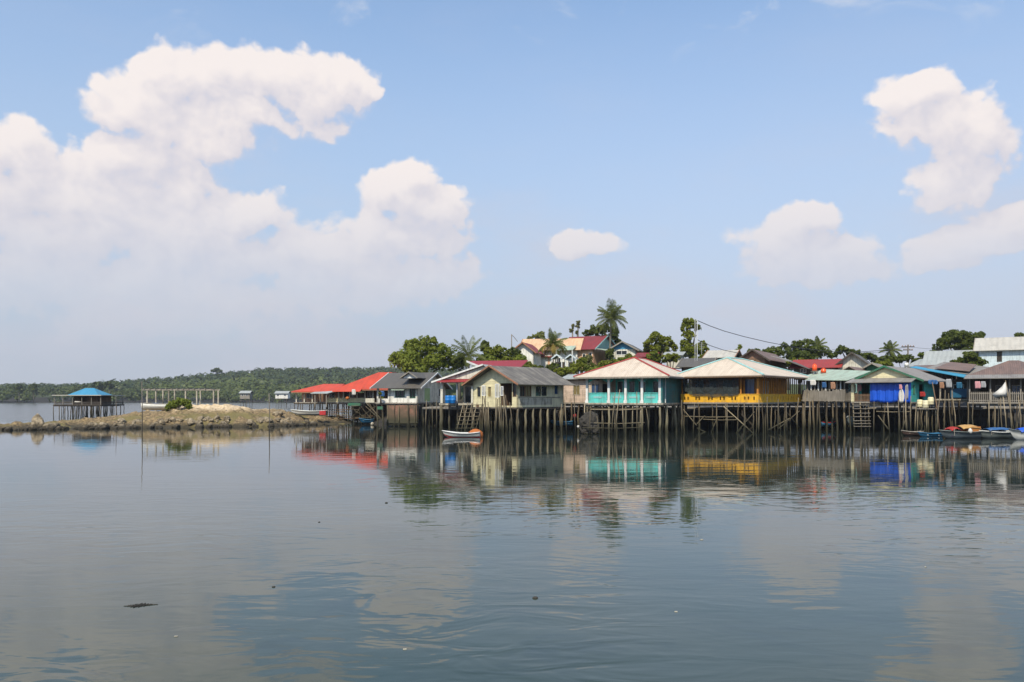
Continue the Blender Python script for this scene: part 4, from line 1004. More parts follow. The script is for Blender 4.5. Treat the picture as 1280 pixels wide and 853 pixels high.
# slanting lattice rack
D = 72.5
root = thing('lattice_rack', 'slanting bamboo lattice rack leaning between the porch and the cream house above the small boat', 'rack', (X(588, D), D, 0))
za, zc = Z(505, D), Z(541, D)
for px0, px1 in ((579, 570), (584.5, 575.5), (590, 581), (596, 587), (603, 593)):
    b = MB(); b.tube([(X(px1, D) - X(588, D), -.9, zc - .35), (X(px0, D) - X(588, D), .5, za + .1)], [.045, .035], 6); b.build('upright', 'bamboo', root, True)
for k in range(8):
    u = k / 7.6 + .03; z_ = zc + (za - zc) * u; y = -.9 + 1.4 * u - .05; xa_ = X(570 + 9 * u, D) - X(588, D) - .12; xb_ = X(593 + 10 * u, D) - X(588, D) + .12
    b = MB(); b.tube([(xa_, y, z_), (xb_, y, z_ + .03)], .028, 6); b.build('rung', 'bamboo', root, True)
# small boat and float
boat('small white rowing boat with a red bottom moored under the lattice rack', 578, 66.5, 3.0, 1.0, .42, 176, 'boat_white', z=-.10, red='boat_red', sheer=.5, stern=.7)
g = random.Random(2); b = MB(); b.lathe((0, 0, 0), [(.12, -.55), (.45, -.4), (.62, -.1), (.66, .12), (.58, .36), (.40, .54), (.18, .64), (.03, .66)], 16)
b.v = [(x * (1 + .05 * g.uniform(-1, 1)), y * (1 + .05 * g.uniform(-1, 1)), z_) for x, y, z_ in b.v]
tag(b.build('float', 'orange_float', None, True, (X(594.5, 66.8), 66.8, 0.02)), 'big round rusty orange float at the right end of the small white boat', 'float')

# ================================================================== PINK HOUSE
H = House('pink_house', 'small pinkish plank house between the cream house and the turquoise house', 775, 82, 20, 'house')
z = H.Z(503.5); W_ = H.WL(704); ze = H.Z(473)
H.deck(-W_, 0, 0, 6, z)
f = lambda px: H.sx(px) + W_
H.wall((-W_, 0), (0, 0), z, ze, 'pink_wall', ((f(716.5), f(725), H.Z(494), H.Z(481), 'window', 'amber_glass', 'concrete'), (f(739), f(749), H.Z(492), H.Z(480), 'window', 'blue_glass', 'concrete'), (f(753), f(759), z + .1, H.Z(480), 'open')))
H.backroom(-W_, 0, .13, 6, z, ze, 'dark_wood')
H.roof_gable_x(-W_ - .3, .4, -.5, 6.4, ze - .02, H.Z(466.5), 'pale_grey_roof')
H.stilts(-W_ + .1, -.1, .1, 5.8, 9, 3, z, 'w')

# ================================================================== TURQUOISE HOUSE
H = House('turquoise_house', 'turquoise house with white columns and a beige hipped roof edged in red', 828, 73.5, 27, 'house')
W_ = H.WL(731.5); Dp = H.DR(853) + 2; z = H.Z(504); ze = H.Z(470.2); zt = ze - .12
H.deck(-W_ - .1, .1, -.1, Dp, z, 'concrete', th=.16)
cols = [735, 760.5, 781.5, 802, 823]
cx = [H.sx(p_) for p_ in cols]; cx[0] = -W_ + .15; cx[-1] = -.28
for x in cx: H.post(x, .15, z, zt, 'white_trim', .11, 'column', True)
zb2 = H.Z(492)
for a_, b_ in zip(cx[:-1], cx[1:]):
    a_, b_ = a_ + .165, b_ - .165
    b = MB(); b.box(a_, b_, .08, .2, z, zb2 - .0); b.box(a_, b_, .03, .25, zb2 + .001, zb2 + .08); bp = H.part(b, 'parapet', 'turquoise_light')
    b = MB(); xm = (a_ + b_) / 2; b.box(xm - .42, xm + .42, .055, .079, z + .45, z + .62); H.part(b, 'plaque', 'teal_trim', bp)
    # arched valance
    b = MB(); n = 12; zs = zt - .42
    for k in range(n):
        u0, u1 = k / n, (k + 1) / n; q0 = zs + .34 * math.sin(math.pi * u0); q1 = zs + .34 * math.sin(math.pi * u1); xa, xb = a_ + (b_ - a_) * u0, a_ + (b_ - a_) * u1
        b.hexa([(xa, .1, q0), (xb, .1, q1), (xb, .2, q1), (xa, .2, q0)], [(xa, .1, zt), (xb, .1, zt), (xb, .2, zt), (xa, .2, zt)])
    H.part(b, 'arch', 'turquoise')
b = MB(); b.box(-.16, -.02, .08, .2, z, zt); H.part(b, 'corner_panel', 'turquoise')
xb0 = H.sx(762)
L0 = -xb0
ff = lambda px: H.sx(px) - xb0
H.wall((xb0, 1.7), (-.02, 1.7), z, zt, 'turquoise', ((.15, .75, z + .5, zt - .3, 'window', 'dark_glass', 'teal_trim'), (1.35, 1.95, z + .05, zt - .3, 'door', 'dark_glass', 'teal_trim'), (2.3, 3.0, z + .5, zt - .3, 'window', 'dark_glass', 'teal_trim'), (3.7, 4.3, z + .5, zt - .3, 'window', 'dark_glass', 'teal_trim')), name='inner_wall')
H.wall((xb0, Dp), (xb0, 1.72), z, zt, 'turquoise')
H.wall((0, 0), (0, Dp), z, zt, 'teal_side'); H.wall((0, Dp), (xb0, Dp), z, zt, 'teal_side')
b = MB(); b.box(.003, .06, .85, .95, z, zt); H.part(b, 'corner_strip', 'white_trim')
ov = .85; 
H.roof_hip(-W_ - .95, ov, -.7, Dp + .6, ze, H.Z(447.3, -W_ / 2, W_ / 2), 'beige_roof', (-W_ / 2 - .05, W_ / 2 - .2), (-W_ / 2 - .05, Dp - 2.2), cap='red_trim', fascia='grey_wood')
nx = 5
for j, yy in enumerate((.15, 2.2, 4.4, 6.6)):
    for x in cx:
        o = link('stilt', PILES[('c', (j + int(x * 3)) % 3)], H.root, (x, yy, -.8)); o.scale = (.75, .75, z - .16 + .78)
H.stilts(.0, .05, 1.5, Dp - .3, 1, 4, z - .16, 'c'); H.stilts(-W_ + .5, -.5, 1.4, Dp, 4, 2, z - .16, 'w', jit=.5)

# ================================================================== YELLOW HOUSE
H = House('yellow_house', 'yellow and orange house with a dark net over its porch and a beige roof', 948, 73.5, 38, 'house')
W_ = H.WL(851); Dp = H.DR(1006); z = H.Z(503.4); ze = H.Z(469); zt = ze - .1
H.deck(-W_ - .05, .05, -.05, Dp, z, 'grey_wood')
zp = H.Z(493.5)
def cutwall(a, b2, n, ph=None, name='parapet'):
    L_ = math.dist(a, b2); ops = []
    if ph: 
        for u in ph: ops.append((u - .07, u + .07, z + .22, z + .55, 'open'))
    else:
        for k in range(n): u = (k + .5) * L_ / n; ops.append((u - .09, u + .09, z + .22, z + .58, 'open'))
    H.wall(a, b2, z, zp, 'yellow', ops, .06, name=name); b = MB(); b.obox(a, b2, 0, L_, -.03, .09, zp + .002, zp + .07); H.part(b, 'handrail', 'yellow')
f = lambda px: H.sx(px) + W_
cutwall((-W_, 0), (0, 0), 0, [f(p_) for p_ in (856, 860, 870, 874, 886, 890, 900.5, 905, 915, 919, 931, 935.5, 942.5)])
cutwall((.0, .1), (.0, Dp), 17)
cutwall((-W_, Dp), (-W_, .1), 14)
for px in (851.5, 925.5): H.post(H.sx(px) + (.08 if px < 900 else 0), .12, zp, zt, 'orange_wall', .06)
H.post(-.1, .12, zp, zt, 'orange_wall', .08)
for yy in np.linspace(.5, Dp - .1, 22): H.post(-.06, float(yy), zp + .07, zt, 'orange_wall' if int(yy * 10) % 3 else 'brown_wood', .04, name='slat')
# inner walls
zi = 1.9
H.wall((-W_ + .3, zi), (-1.7, zi), z, zt, 'orange_wall', ((.4, 1.2, z + .6, zt - .3, 'window', 'dark_glass', 'brown_wood'), (1.8, 2.6, z + .05, zt - .2, 'door', 'brown_wood', 'brown_trim'), (3.2, 4.2, z + .6, zt - .3, 'window', 'dark_glass', 'brown_wood')), name='inner_wall')
H.wall((-1.7, .9), (-1.7, Dp - .5), z, zt, 'orange_wall', ((1.2, 2.2, z + .7, zt - .3, 'window', 'dark_glass', 'white_trim'), (3.0, 3.8, z + .05, zt - .3, 'door', 'brown_wood', 'brown_trim'), (4.8, 6.2, z + .7, zt - .3, 'window', 'dark_glass', 'white_trim')), name='inner_wall')
H.wall((H.sx(925), .75), (-.9, .75), z, zt, 'orange_wall', ((.2, 1.05, z + .75, zt - .25, 'window', 'blue_glass', 'blue_glass'),), name='inner_wall')
H.wall((-1.7, Dp - .5), (-W_ + .3, Dp - .5), z, zt, 'orange_wall', name='inner_wall'); H.wall((-W_ + .3, Dp - .5), (-W_ + .3, zi), z, zt, 'orange_wall', name='inner_wall')
# nets: sagging cloth in front of porch
b = MB(); xa, xb = H.sx(853.5), H.sx(924); n, mm = 40, 8; g = random.Random(4)
grd = []
for i in range(n + 1):
    u = i / n; lo = zp + .10 - .30 * math.sin(math.pi * min(1, max(0, (u - .12) / .9))) ** .5 if u > .12 else zp + .1 + (.12 - u) * 3
    for j in range(mm + 1):
        v = j / mm; grd.append((xa + (xb - xa) * u, -.10 + .035 * math.sin(u * 55 + v * 2) + .02 * math.sin(u * 23), (zt - .12) * (1 - v) + lo * v + .05 * math.sin(u * 19) * v))
for i in range(n):
    for j in range(mm):
        a_ = i * (mm + 1) + j; b.face([grd[a_], grd[a_ + 1], grd[a_ + mm + 2], grd[a_ + mm + 1]])
nt_ = b.mesh('fishing_net', 'see_through_net', True)
o = link('fishing_net', nt_); o.location = (H.C[0], H.C[1], 0); o.rotation_euler = (0, 0, -H.th)
tag(o, 'dark fishing net hung across the front porch of the yellow house', 'net')
ov = .8
zr = H.Z(447.3, -W_ / 2, 3)
H.roof_hip(-W_ - .75, ov, -.8, Dp + .6, ze, zr, 'beige_roof', (-W_ / 2 - .35, 3.0), (-W_ / 2 - .35, 6.8), cap='teal_trim', fascia='brown_wood')
H.stilts(-W_ + .1, -.1, .08, Dp - .3, 6, 3, z - .1, 't', jit=.35)
H.stilts(-.05, .0, .8, Dp - .2, 1, 10, z - .1, 't'); H.stilts(-W_ + .4, -.4, -.15, -.1, 5, 1, z - .1, 't')
H.beam(H.sx(857), H.sx(918), -.12, H.Z(522)); H.beam(H.sx(880), H.sx(924), -.14, H.Z(525.5), .035)
for (p0, y0_, p1, y1_) in ((855, 512, 872, 532), (905, 508, 944, 543), (944, 515, 918, 545), (872, 530, 882, 520), (888, 545, 898, 522), (872, 535, 888, 543), (920, 545, 928, 535)):
    b = MB(); b.tube([(H.sx(p0), -.16, H.Z(y0_, H.sx(p0))), (H.sx(p1), -.2, H.Z(y1_, H.sx(p1)))], .045, 6); H.part(b, 'brace', 'bamboo')
for (ya, za_, yb, zb_) in ((5, .3, 11, 1.9), (2, .2, 8, 1.2), (7, 1.9, 11, .2)):
    b = MB(); b.tube([(.1, ya, za_), (.1, yb, zb_)], .05, 6); H.part(b, 'brace', 'bamboo')

# ================================================================== GREEN-ROOFED VERANDA HOUSE
H = House('green_roof_house', 'grey timber veranda house with a pale green sheet roof, behind the yellow house', 1056, 79, 48, 'house')
W_ = H.WL(1002); z = H.Z(500); ze = H.Z(476.5); Dp = 6
H.deck(-W_, 0, 0, Dp, z)
H.roof_shed([(-W_ - .3, -.5, H.Z(474.5, -W_)), (.5, -.5, H.Z(475.5)), (.3, 5.2, H.Z(464, 0, 5)), (-W_ - .3, 5.2, H.Z(461.5, -W_, 5))], 'green_roof')
H.roof_shed([(-W_ - .3, 5.25, H.Z(461.5, -W_, 5)), (.3, 5.25, H.Z(464, 0, 5)), (.3, 9, H.Z(472, 0, 9)), (-W_ - .3, 9, H.Z(470, -W_, 9))], 'green_roof')
H.pickets((-W_ + .1, 0), (0, 0), z - .1, z + .95, 46, 'grey_wood', .055, jit=.12); H.pickets((0, .05), (0, 5), z - .1, z + .95, 24, 'grey_wood', .055, jit=.12)
for k in range(12): H.post(-W_ + .2 + k * (W_ - .3) / 11, .15, z, ze + .1, 'grey_wood' if k % 2 else 'white_trim', .055)
H.wall((-W_ + .1, 1.8), (-.1, 1.8), z, ze + .3, 'dark_wood', ((.4, 1.2, z, z + 1.8, 'open'), (2, 2.9, z + .7, z + 1.6, 'window', 'dark_glass', 'white_trim'), (4, 4.8, z + .7, z + 1.6, 'window', 'dark_glass', 'teal_trim')))
H.wall((-W_, 5.9), (-W_, 0.9), z, ze + .1, 'light_blue_wall'); H.wall((-.1, 1.8), (-.1, 6), z, ze + .3, 'dark_wood'); H.wall((-.1, 6), (-W_, 6), z, ze + .3, 'dark_wood')
H.stilts(-W_ + .1, -.1, .1, Dp - .2, 8, 3, z - .1, 'w', jit=.4)
# orange rooftop water tanks
for px, py, h_, lab in ((1018.3, 464, 8.6, 'taller bright orange water tank standing above the green roof'), (1029.3, 466.5, 5.6, 'shorter orange water tank standing right of the taller one')):
    D = 84; zb_ = Z(py, D); r_ = .24 if px < 1025 else .27; hh = h_ * D / F
    o = thing('water_tank', lab, 'water tank', (X(px, D), D, zb_))
    b = MB(); b.lathe((0, 0, 0), [(r_, 0), (r_, hh * .35), (r_ * 1.06, hh * .4), (r_, hh * .45), (r_, hh * .8), (r_ * .7, hh * .93), (r_ * .4, hh * .97)], 16); b.build('tank', 'orange_plastic', o, True)
    b = MB(); b.lathe((0, 0, hh * .96), [(r_ * .42, 0), (r_ * .42, .06), (.02, .08)], 12); b.build('lid', 'orange_plastic', o, True)
    b = MB()
    for sx_ in (-1, 1):
        for sy in (-1, 1): b = MB(); b.box(sx_ * .2 - .04, sx_ * .2 + .04, sy * .2 - .04, sy * .2 + .04, -4.2, -.06); b.build('leg', 'grey_wood', o)
    b = MB(); b.box(-.32, .32, -.32, .32, -.06, -.002); b.build('platform', 'grey_wood', o)

# ================================================================== BLUE TARPAULIN HOUSE
H = House('teal_house', 'teal house with a grey roof, its front porch screened by a bright blue tarpaulin', 1139, 73.5, 44, 'house')
W_ = H.WL(1065); Dp = H.DR(1168); z = H.Z(502.5); ze = H.Z(476)
H.deck(-W_ - .1, .05, 0, Dp, z)
zg = H.Z(472, 0, 1.5); xm = H.sx(1102); zr = H.Z(458, xm, 2) 
H.wall((-W_, 1.6), (-.1, 1.6), z, zg, 'teal_wall', ((.3, 1.0, z, zg - .5, 'open'), (1.3, 2.0, z + .6, zg - .5, 'window'), (3.5, 4.5, z + .6, zg - .5, 'window')), name='inner_wall')
H.wall((0, 0), (0, Dp), z, ze - .02, 'teal_wall', ((.5, .9, z + .7, ze - .4, 'window', 'dark_glass', 'green_trim'), (2.2, 3.6, z + .1, ze - .3, 'open')))
H.wall((-.8, Dp), (-.8, 1.62), z, ze - .1, 'dark_wood')
H.wall((-W_, Dp), (-W_, 1.6), z, zg, 'teal_wall'); H.wall((0, Dp), (-W_, Dp), z, zg, 'teal_wall')
b = MB(); x0, x1 = -W_ - .1, .9
b.slab([(x0, .6, zg - .15), (xm, .6, zr), (xm, Dp + 2, zr), (x0, Dp + 2, zg - .15)], (0, 1, 0)); b.slab([(x1, .6, zg - .30), (x1, Dp + 2, zg - .30), (xm, Dp + 2, zr), (xm, .6, zr)], (0, 1, 0)); H.part(b, 'roof', 'weathered_roof')
H.gable((-W_, .9), (.2, .9), zg - .1, zr - .12, 'cream_plaster', ap=.52)
H.barge([(x0, .58, zg - .15), (xm, .58, zr), (x1, .58, zg - .30)], 'green_trim', .14)
H.roof_shed([(-W_ - .4, -.7, ze - .1), (.25, -.7, ze - .1), (.25, .9, zg), (-W_ - .2, .9, zg)], 'weathered_roof', name='awning_roof')
H.post(-W_ + .05, .1, z, ze, 'cream_plaster', .13); H.post(H.sx(1089), .1, z, ze, 'grey_wood', .06); H.post(-.1, -.0, z, ze, 'grey_wood', .06)
H.pickets((-W_ + .2, .05), (H.sx(1088), .05), z, z + .75, 12, 'brown_wood', .03)
b = MB(); xa, xb = H.sx(1088.5), H.sx(1139.3); n = 60; ztp, zbt = ze - .08, z - .06
P1 = lambda u, v: (xa + (xb - xa) * u, -.16 + .05 * math.sin(u * 40 + 1.5 * math.sin(u * 9)) * (0.3 + v) + .03 * math.sin(u * 90), ztp + (zbt - ztp) * v - .04 * abs(math.sin(u * math.pi * 6)) * (1 - v) + .05 * math.sin(u * 11) * v)
for i in range(n):
    for j in range(8): b.face([P1(i / n, j / 8), P1(i / n, (j + 1) / 8), P1((i + 1) / n, (j + 1) / 8), P1((i + 1) / n, j / 8)])
o = link('tarpaulin', b.mesh('tarpaulin', 'blue_tarp', True)); o.location = (H.C[0], H.C[1], 0); o.rotation_euler = (0, 0, -H.th); o.modifiers.new('thickness', 'SOLIDIFY').thickness = .01
tag(o, 'bright blue tarpaulin curtain hung across the porch of the teal house', 'tarpaulin')
H.stilts(-W_ + .1, -.1, .08, Dp, 5, 3, z - .1, 't', jit=.35); H.beam(H.sx(1096), H.sx(1138), -.1, H.Z(515)); H.stilts(-.05, 0, .9, Dp, 1, 7, z - .1, 't')
for (p0, y0_, p1, y1_) in ((1098, 520, 1112, 538), (1134, 520, 1126, 545)):
    b = MB(); b.tube([(H.sx(p0), -.1, H.Z(y0_)), (H.sx(p1), -.2, H.Z(y1_))], .045, 6); H.part(b, 'brace', 'bamboo')
# white cloth on line in front of tarp
def cloth(label, px, D, py0, py1, w, mat, taper=.5, name='hanging_cloth', cat='cloth', rot=0):
    b = MB(); h_ = (py1 - py0) * D / F; n = 10
    for i in range(n):
        for j in range(6):
            P_ = lambda u, v: ((u - .5) * w * (1 - taper * abs(2 * v - 1) ** 2 * (1 if v < .5 else .7)), .06 * math.sin(u * 14 + v * 3), h_ * (1 - v))
            b.face([P_(i / n, j / 6), P_(i / n, (j + 1) / 6), P_((i + 1) / n, (j + 1) / 6), P_((i + 1) / n, j / 6)])
    o = link(name, b.mesh(name, mat, True)); o.location = (X(px, D), D, Z(py1, D)); o.rotation_euler = (0, 0, R(rot)); o.modifiers.new('thickness', 'SOLIDIFY').thickness = .03
    return tag(o, label, cat)
cloth('white cloth bundle hanging on the right half of the blue tarpaulin', 1126.5, 73.2, 486, 504, .5, 'white_cloth', .8, rot=-40)
cloth('pink cloth hanging directly above the white cloth on the blue tarpaulin', 1125.5, 73.2, 481, 487, .25, 'pink_cloth', .3, rot=-40)
cloth('pale pink shirt hanging in the open left bay of the teal house porch', 1074, 77.4, 480, 489, .4, 'pink_cloth', .2, rot=-40, name='hanging_shirt', cat='shirt')
cloth('grey cloth hanging at the right edge of the blue tarpaulin beside the corner post', 1134, 72.4, 481, 500, .14, 'grey_curtain', .2, rot=-40)
for px, D, p0, p1, w_, m_, lab in ((1016, 77.0, 475, 482, .55, 'white_cloth', 'white shirt hanging under the green roof near its left end'), (1030, 77.2, 478, 485, .4, 'blue_tarp_pale', 'blue shirt hanging under the green roof, left of a brown towel'), (1041, 77.5, 478, 487, .45, 'terracotta', 'brown towel hanging under the green roof, right of a blue shirt'),
                                  (1153, 72.6, 490, 496, .45, 'red_cloth', 'red cloth bundle hanging above the pale drums beside the teal wall'), (1177, 76.5, 478, 486, .4, 'terracotta', 'rust-brown cloth on the line left of the grey-white cloth'), (1199, 78.5, 478, 486, .5, 'boat_blue', 'dark blue cloth hanging under the bright blue sheet roof'),
                                  (1222, 71.8, 477, 486, .45, 'pink_cloth', 'pink towel hanging in the veranda of the brown-roofed house, leftmost'), (1229, 71.6, 477, 485, .4, 'grey_curtain', 'grey towel hanging in the veranda of the brown-roofed house beside the pink one'),
                                  (442, 101.6, 487, 494, .5, 'white_cloth', 'white cloth hanging under the orange-red roof above the cream balustrade'), (478, 100.8, 489, 496, .5, 'blue_tarp_pale', 'pale blue cloth hanging at the right end of the orange-roofed porch')):
    cloth(lab, px, D, p0, p1, w_, m_, .2, rot=-35 if px > 600 else -5)
# ladder
D = 76.2
root = thing('ladder', 'broad wooden ladder going down from the left bay of the teal house', 'ladder', (X(1077, D), D, 0))
for px, m_ in ((1067, 'bamboo'), (1076, 'bamboo'), (1086, 'bamboo')):
    b = MB(); b.tube([(X(px - .5, D) - X(1077, D), -.3, -.6), (X(px + .3, D) - X(1077, D), .2, Z(503, D))], .05, 6); b.build('stringer', m_, root, True)
for k, py in enumerate((506.5, 511, 516.5, 521, 526, 529.5, 533)):
    z_ = Z(py, D); y = .2 - .5 * (Z(503, D) - z_) / (Z(503, D) + .6)
    b = MB(); b.box(X(1066, D) - X(1077, D), X(1087.5, D) - X(1077, D), y - .12, y - .02, z_ - .03, z_ + .02); b.build('rung', 'grey_wood', root)
boat('small pale grey-green boat tied up left of the ladder behind the stilts', 1061, 80, 1.9, .9, .7, 80, 'boat_green_grey', z=.55, gun='white_trim')
boat('little dark red and blue boat deep under the green-roofed veranda house', 1035, 82, 1.6, .8, .4, 10, 'boat_blue', z=.3, gun='boat_red')

# ================================================================== BLUE-ROOFED SHED HOUSE
H = House('blue_roof_house', 'dark timber house with a bright blue sheet roof, right of the teal house', 1212, 80, 44, 'house')
W_ = H.WL(1158); z = H.Z(499)
H.deck(-W_, 0, 0, 8, z, 'concrete')
H.roof_shed([(-W_ - 1.5, -.3, H.Z(458.5, -W_)), (.1, -1.2, H.Z(472.5)), (.1, .9, H.Z(470)), (-W_ - 1.4, 1.4, H.Z(457, -W_))], 'blue_roof', (1, 0, -.2))
H.roof_shed([(-W_ - .3, .95, H.Z(460, -W_)), (.3, .95, H.Z(469)), (.3, 7, H.Z(459, 0, 6)), (-W_ - .3, 7, H.Z(452, -W_, 6))], 'weathered_roof', (0, 1, 0), name='upper_roof')
H.roof_shed([(H.sx(1166), .6, H.Z(460, -4)), (H.sx(1208), 1.1, H.Z(463.5)), (H.sx(1204), 4.8, H.Z(455.5, 0, 5)), (H.sx(1170), 4.8, H.Z(453, -4, 5))], 'brown_roof', (0, 1, 0), name='upper_roof')
H.wall((-W_, 1.2), (0, 1.2), z, H.Z(475, 0, 1), 'dark_wood', ((.5, 1.3, z + .1, z + 1.7, 'open'), (2.2, 3.2, z + .8, z + 1.5, 'window'), (3.9, 4.6, z + .1, z + 1.7, 'open')))
H.wall((0, 1.2), (0, 8), z, H.Z(475, 0, 1), 'dark_wood'); H.wall((0, 8), (-W_, 8), z, H.Z(475, 0, 1), 'dark_wood'); H.wall((-W_, 8), (-W_, 1.2), z, H.Z(475, 0, 1), 'dark_wood')
b = MB(); b.box(H.sx(1188), -.1, .1, .16, z + .15, H.Z(486)); H.part(b, 'blue_panel', 'boat_blue')
for px in (1160, 1175, 1190, 1209): H.post(H.sx(px), .1, z, H.Z(472), 'grey_wood', .06)
H.stilts(-W_ + .1, -.1, .1, 7.6, 6, 2, z - .1, 'w', jit=.35)
cloth('pale blue crumpled sheet drooping from the roof corner right of the teal house', 1166, 74, 475, 480.5, .85, 'blue_tarp_pale', .3, rot=-20, name='blue_sheet', cat='sheet')
cloth('grey-white cloth hanging on the line in front of the blue-roofed house', 1186, 76, 474, 485, .5, 'grey_curtain', .2, rot=-20)
# barrels and tank heap beside teal house
for px, py, D, m_, lab in ((1150, 509, 73, 'cream_plaster', 'cream plastic drum slung beside the stilts, leftmost under the teal side wall'), (1157, 510, 72.6, 'cream_side', 'pale drum slung between two other drums below the teal side wall'), (1163.5, 506, 72.4, 'cream_plaster', 'yellowish upright drum right of the other two below the teal side wall')):
    b = MB(); b.lathe((0, 0, 0), [(.24, 0), (.27, .06), (.25, .25), (.28, .30), (.25, .36), (.26, .6), (.2, .68)], 14); tag(b.build('drum', m_, None, True, (X(px, D), D, Z(py, D))), lab, 'drum')
root = thing('drum_rack', 'rough plank rack on poles carrying the pale drums under the teal side wall', 'rack', (X(1157, 72.7), 72.7, Z(510, 72.7) - .06))
b = MB(); b.box(-.95, .85, -.4, .6, -.06, 0); b.build('shelf', 'grey_wood', root)
for x in (-.8, 0, .8): b = MB(); b.tube([(x, -.2, -.061), (x * 1.1, -.2, -3.0)], .05, 6); b.build('pole', 'bamboo', root)

# ================================================================== RIGHT BROWN-ROOFED HOUSE
H = House('brown_roof_house', 'veranda house with a brown hipped roof and grey picket railing behind the moored boats', 1325, 72, 30, 'house')
W_ = H.WL(1211); z = H.Z(503); ze = H.Z(472); zm = H.Z(467.5, 0, .9)
H.deck(-W_ - .1, 0, 0, 8, z)
H.roof_shed([(-W_ - .4, -.7, ze), (.4, -.7, ze), (.2, .8, zm), (-W_ - .2, .8, zm)], 'weathered_roof', name='skirt_roof')
H.roof_hip(-W_ - .35, .4, .5, 8.5, zm - .12, H.Z(450.5, -W_ / 2, 4), 'brown_roof', (-W_ / 2 - .2, 4.3), (-W_ / 2 + .6, 4.5))
for px in (1212, 1238, 1262, 1276, 1300): H.post(H.sx(px), .12, z, ze, 'grey_wood', .06)
H.pickets((-W_, 0), (0, 0), z + .02, z + .95, 44, 'grey_wood', .035)
H.wall((-W_ + .3, 2.2), (-.1, 2.2), z, ze + .2, 'dark_wood', ((.5, 1.3, z, z + 1.8, 'open'), (1.9, 2.7, z + .7, z + 1.6, 'window', 'dark_glass', 'grey_wood'), (3.2, 4.0, z + .7, z + 1.6, 'window', 'blue_glass', 'grey_wood'), (4.6, 5.4, z, z + 1.8, 'open')))
H.backroom(-W_ + .3, -.1, 2.33, 8, z, ze + .2)
H.stilts(-W_ + .1, -.1, .1, 7.6, 5, 3, z - .1, 't', jit=.35)
# white sail-like cloth on a pole in front
D = 69.5
root = thing('pole_net', 'white net folded into a triangle on a pole in front of the picket railing', 'net', (X(1250, D), D, 0))
b = MB(); g = random.Random(9); zt_, zb_ = Z(477, D), Z(498, D)
A_ = Vector((X(1257, D) - X(1250, D), 0, zt_)); pts = [(X(p_, D) - X(1250, D), Z(y_, D)) for p_, y_ in ((1261, 490), (1258, 497), (1250, 499), (1243, 497), (1241, 493), (1247, 488), (1253, 483))]
cen = Vector((X(1254, D) - X(1250, D), -.18, Z(491, D)))
ring = [A_] + [Vector((x, .04 * (-1) ** k, z_)) for k, (x, z_) in enumerate(pts)]
for k in range(len(ring)): b.face([cen, ring[k], ring[(k + 1) % len(ring)]]); b.face([cen + Vector((0, .3, 0)), ring[(k + 1) % len(ring)], ring[k]])
b.build('cloth', 'white_cloth', root, True)
b = MB(); b.tube([(X(1268, D) - X(1250, D), -.2, -.7), (X(1257, D) - X(1250, D), .02, zt_ + .1)], .04, 6); b.build('pole', 'bamboo', root, True)

# ================================================================== HEAPS, BOATS ON THE RIGHT
def canopy(root, x0, x1, w, z0, h_, mat, name='canopy', mode=0, droop=.1):
    b = MB(); n, mm = 8, 8
    def P_(u, v):
        x = x0 + (x1 - x0) * u; a_ = (v - .5) * 2
        return (x, a_ * w / 2, z0 + h_ * (1 - abs(a_) ** 1.8) - droop * abs(2 * u - 1) ** 2 + .02 * math.sin(u * 17 + v * 5))
    for i in range(n):
        for j in range(mm): b.face([P_(i / n, j / mm), P_((i + 1) / n, j / mm), P_((i + 1) / n, (j + 1) / mm), P_(i / n, (j + 1) / mm)])
    o = link(name, b.mesh(name, mat, True), root); o.modifiers.new('thickness', 'SOLIDIFY').thickness = .03; return o
r, s_ = boat('larger dark grey wooden boat with an orange-brown canvas cover and red cloth at its bow', 1202, 64.5, 3.5, 1.35, .68, -168, 'boat_grey', z=-.16, sheer=.22, stern=.85, gun='boat_green_grey', name='fishing_boat')
canopy(r, -1.35, .35, 1.25, 1.05, .22, 'canvas', droop=.12)
b = MB(); b.box(-1.3, -.45, -.56, .56, .6, 1.12); b.build('wheelhouse_cover', 'orange_canvas', r)
for x in (-.2, 1.1):
    for y in (-.5, .5): b = MB(); b.tube([(x, y, .4), (x, y, 1.0)], .025, 6); b.build('canopy_post', 'grey_wood', r)
canopy(r, .38, 1.3, 1.0, .98, .14, 'red_cloth', 'red_cover', droop=.2)
b = MB(); b.box(.3, 1.2, -.35, .35, .35, .62); b.build('seat_cover', 'purple_cloth', r)
b = MB(); b.lathe((-.25, .62, .55), [(.04, 0), (.15, .08), (.17, .25), (.08, .42), (.02, .45)], 10); b.build('fender', 'white_cloth', r, True)
r, s_ = boat('grey boat with a blue tarpaulin cover, moored between the orange-covered boat and the white one', 1246, 64.5, 3.0, 1.15, .62, 187, 'boat_green_grey', z=-.12, sheer=.25, gun='boat_white', name='fishing_boat')
canopy(r, -1.1, 1.0, 1.05, .85, .16, 'blue_tarp_pale', droop=.08)
for x in (-.8, .8):
    for y in (-.45, .45): b = MB(); b.tube([(x, y, .4), (x, y, .9)], .02, 6); b.build('canopy_post', 'grey_wood', r)
r, s_ = boat('off-white boat with a blue cover cut by the right edge of the picture', 1284, 62.5, 2.6, 1.1, .72, 190, 'boat_white', z=-.16, sheer=.4, gun='boat_grey', name='fishing_boat')
canopy(r, -.7, .9, .95, .85, .28, 'blue_tarp'); 
boat('low reddish-brown dugout boat under the drum rack', 1141, 69, 1.6, .7, .34, 176, 'boat_brown', z=-.02, gun='grey_wood')
boat('small dark blue boat with a white seat board, left of the orange-covered boat', 1163, 67.5, 1.8, .8, .36, 183, 'boat_blue', z=-.12, gun='boat_blue', thw='white_trim')
boat('low dark blue boat deep in shade under the pink house', 703, 80, 2.1, .9, .4, 175, 'boat_blue', z=.45, gun='boat_blue')
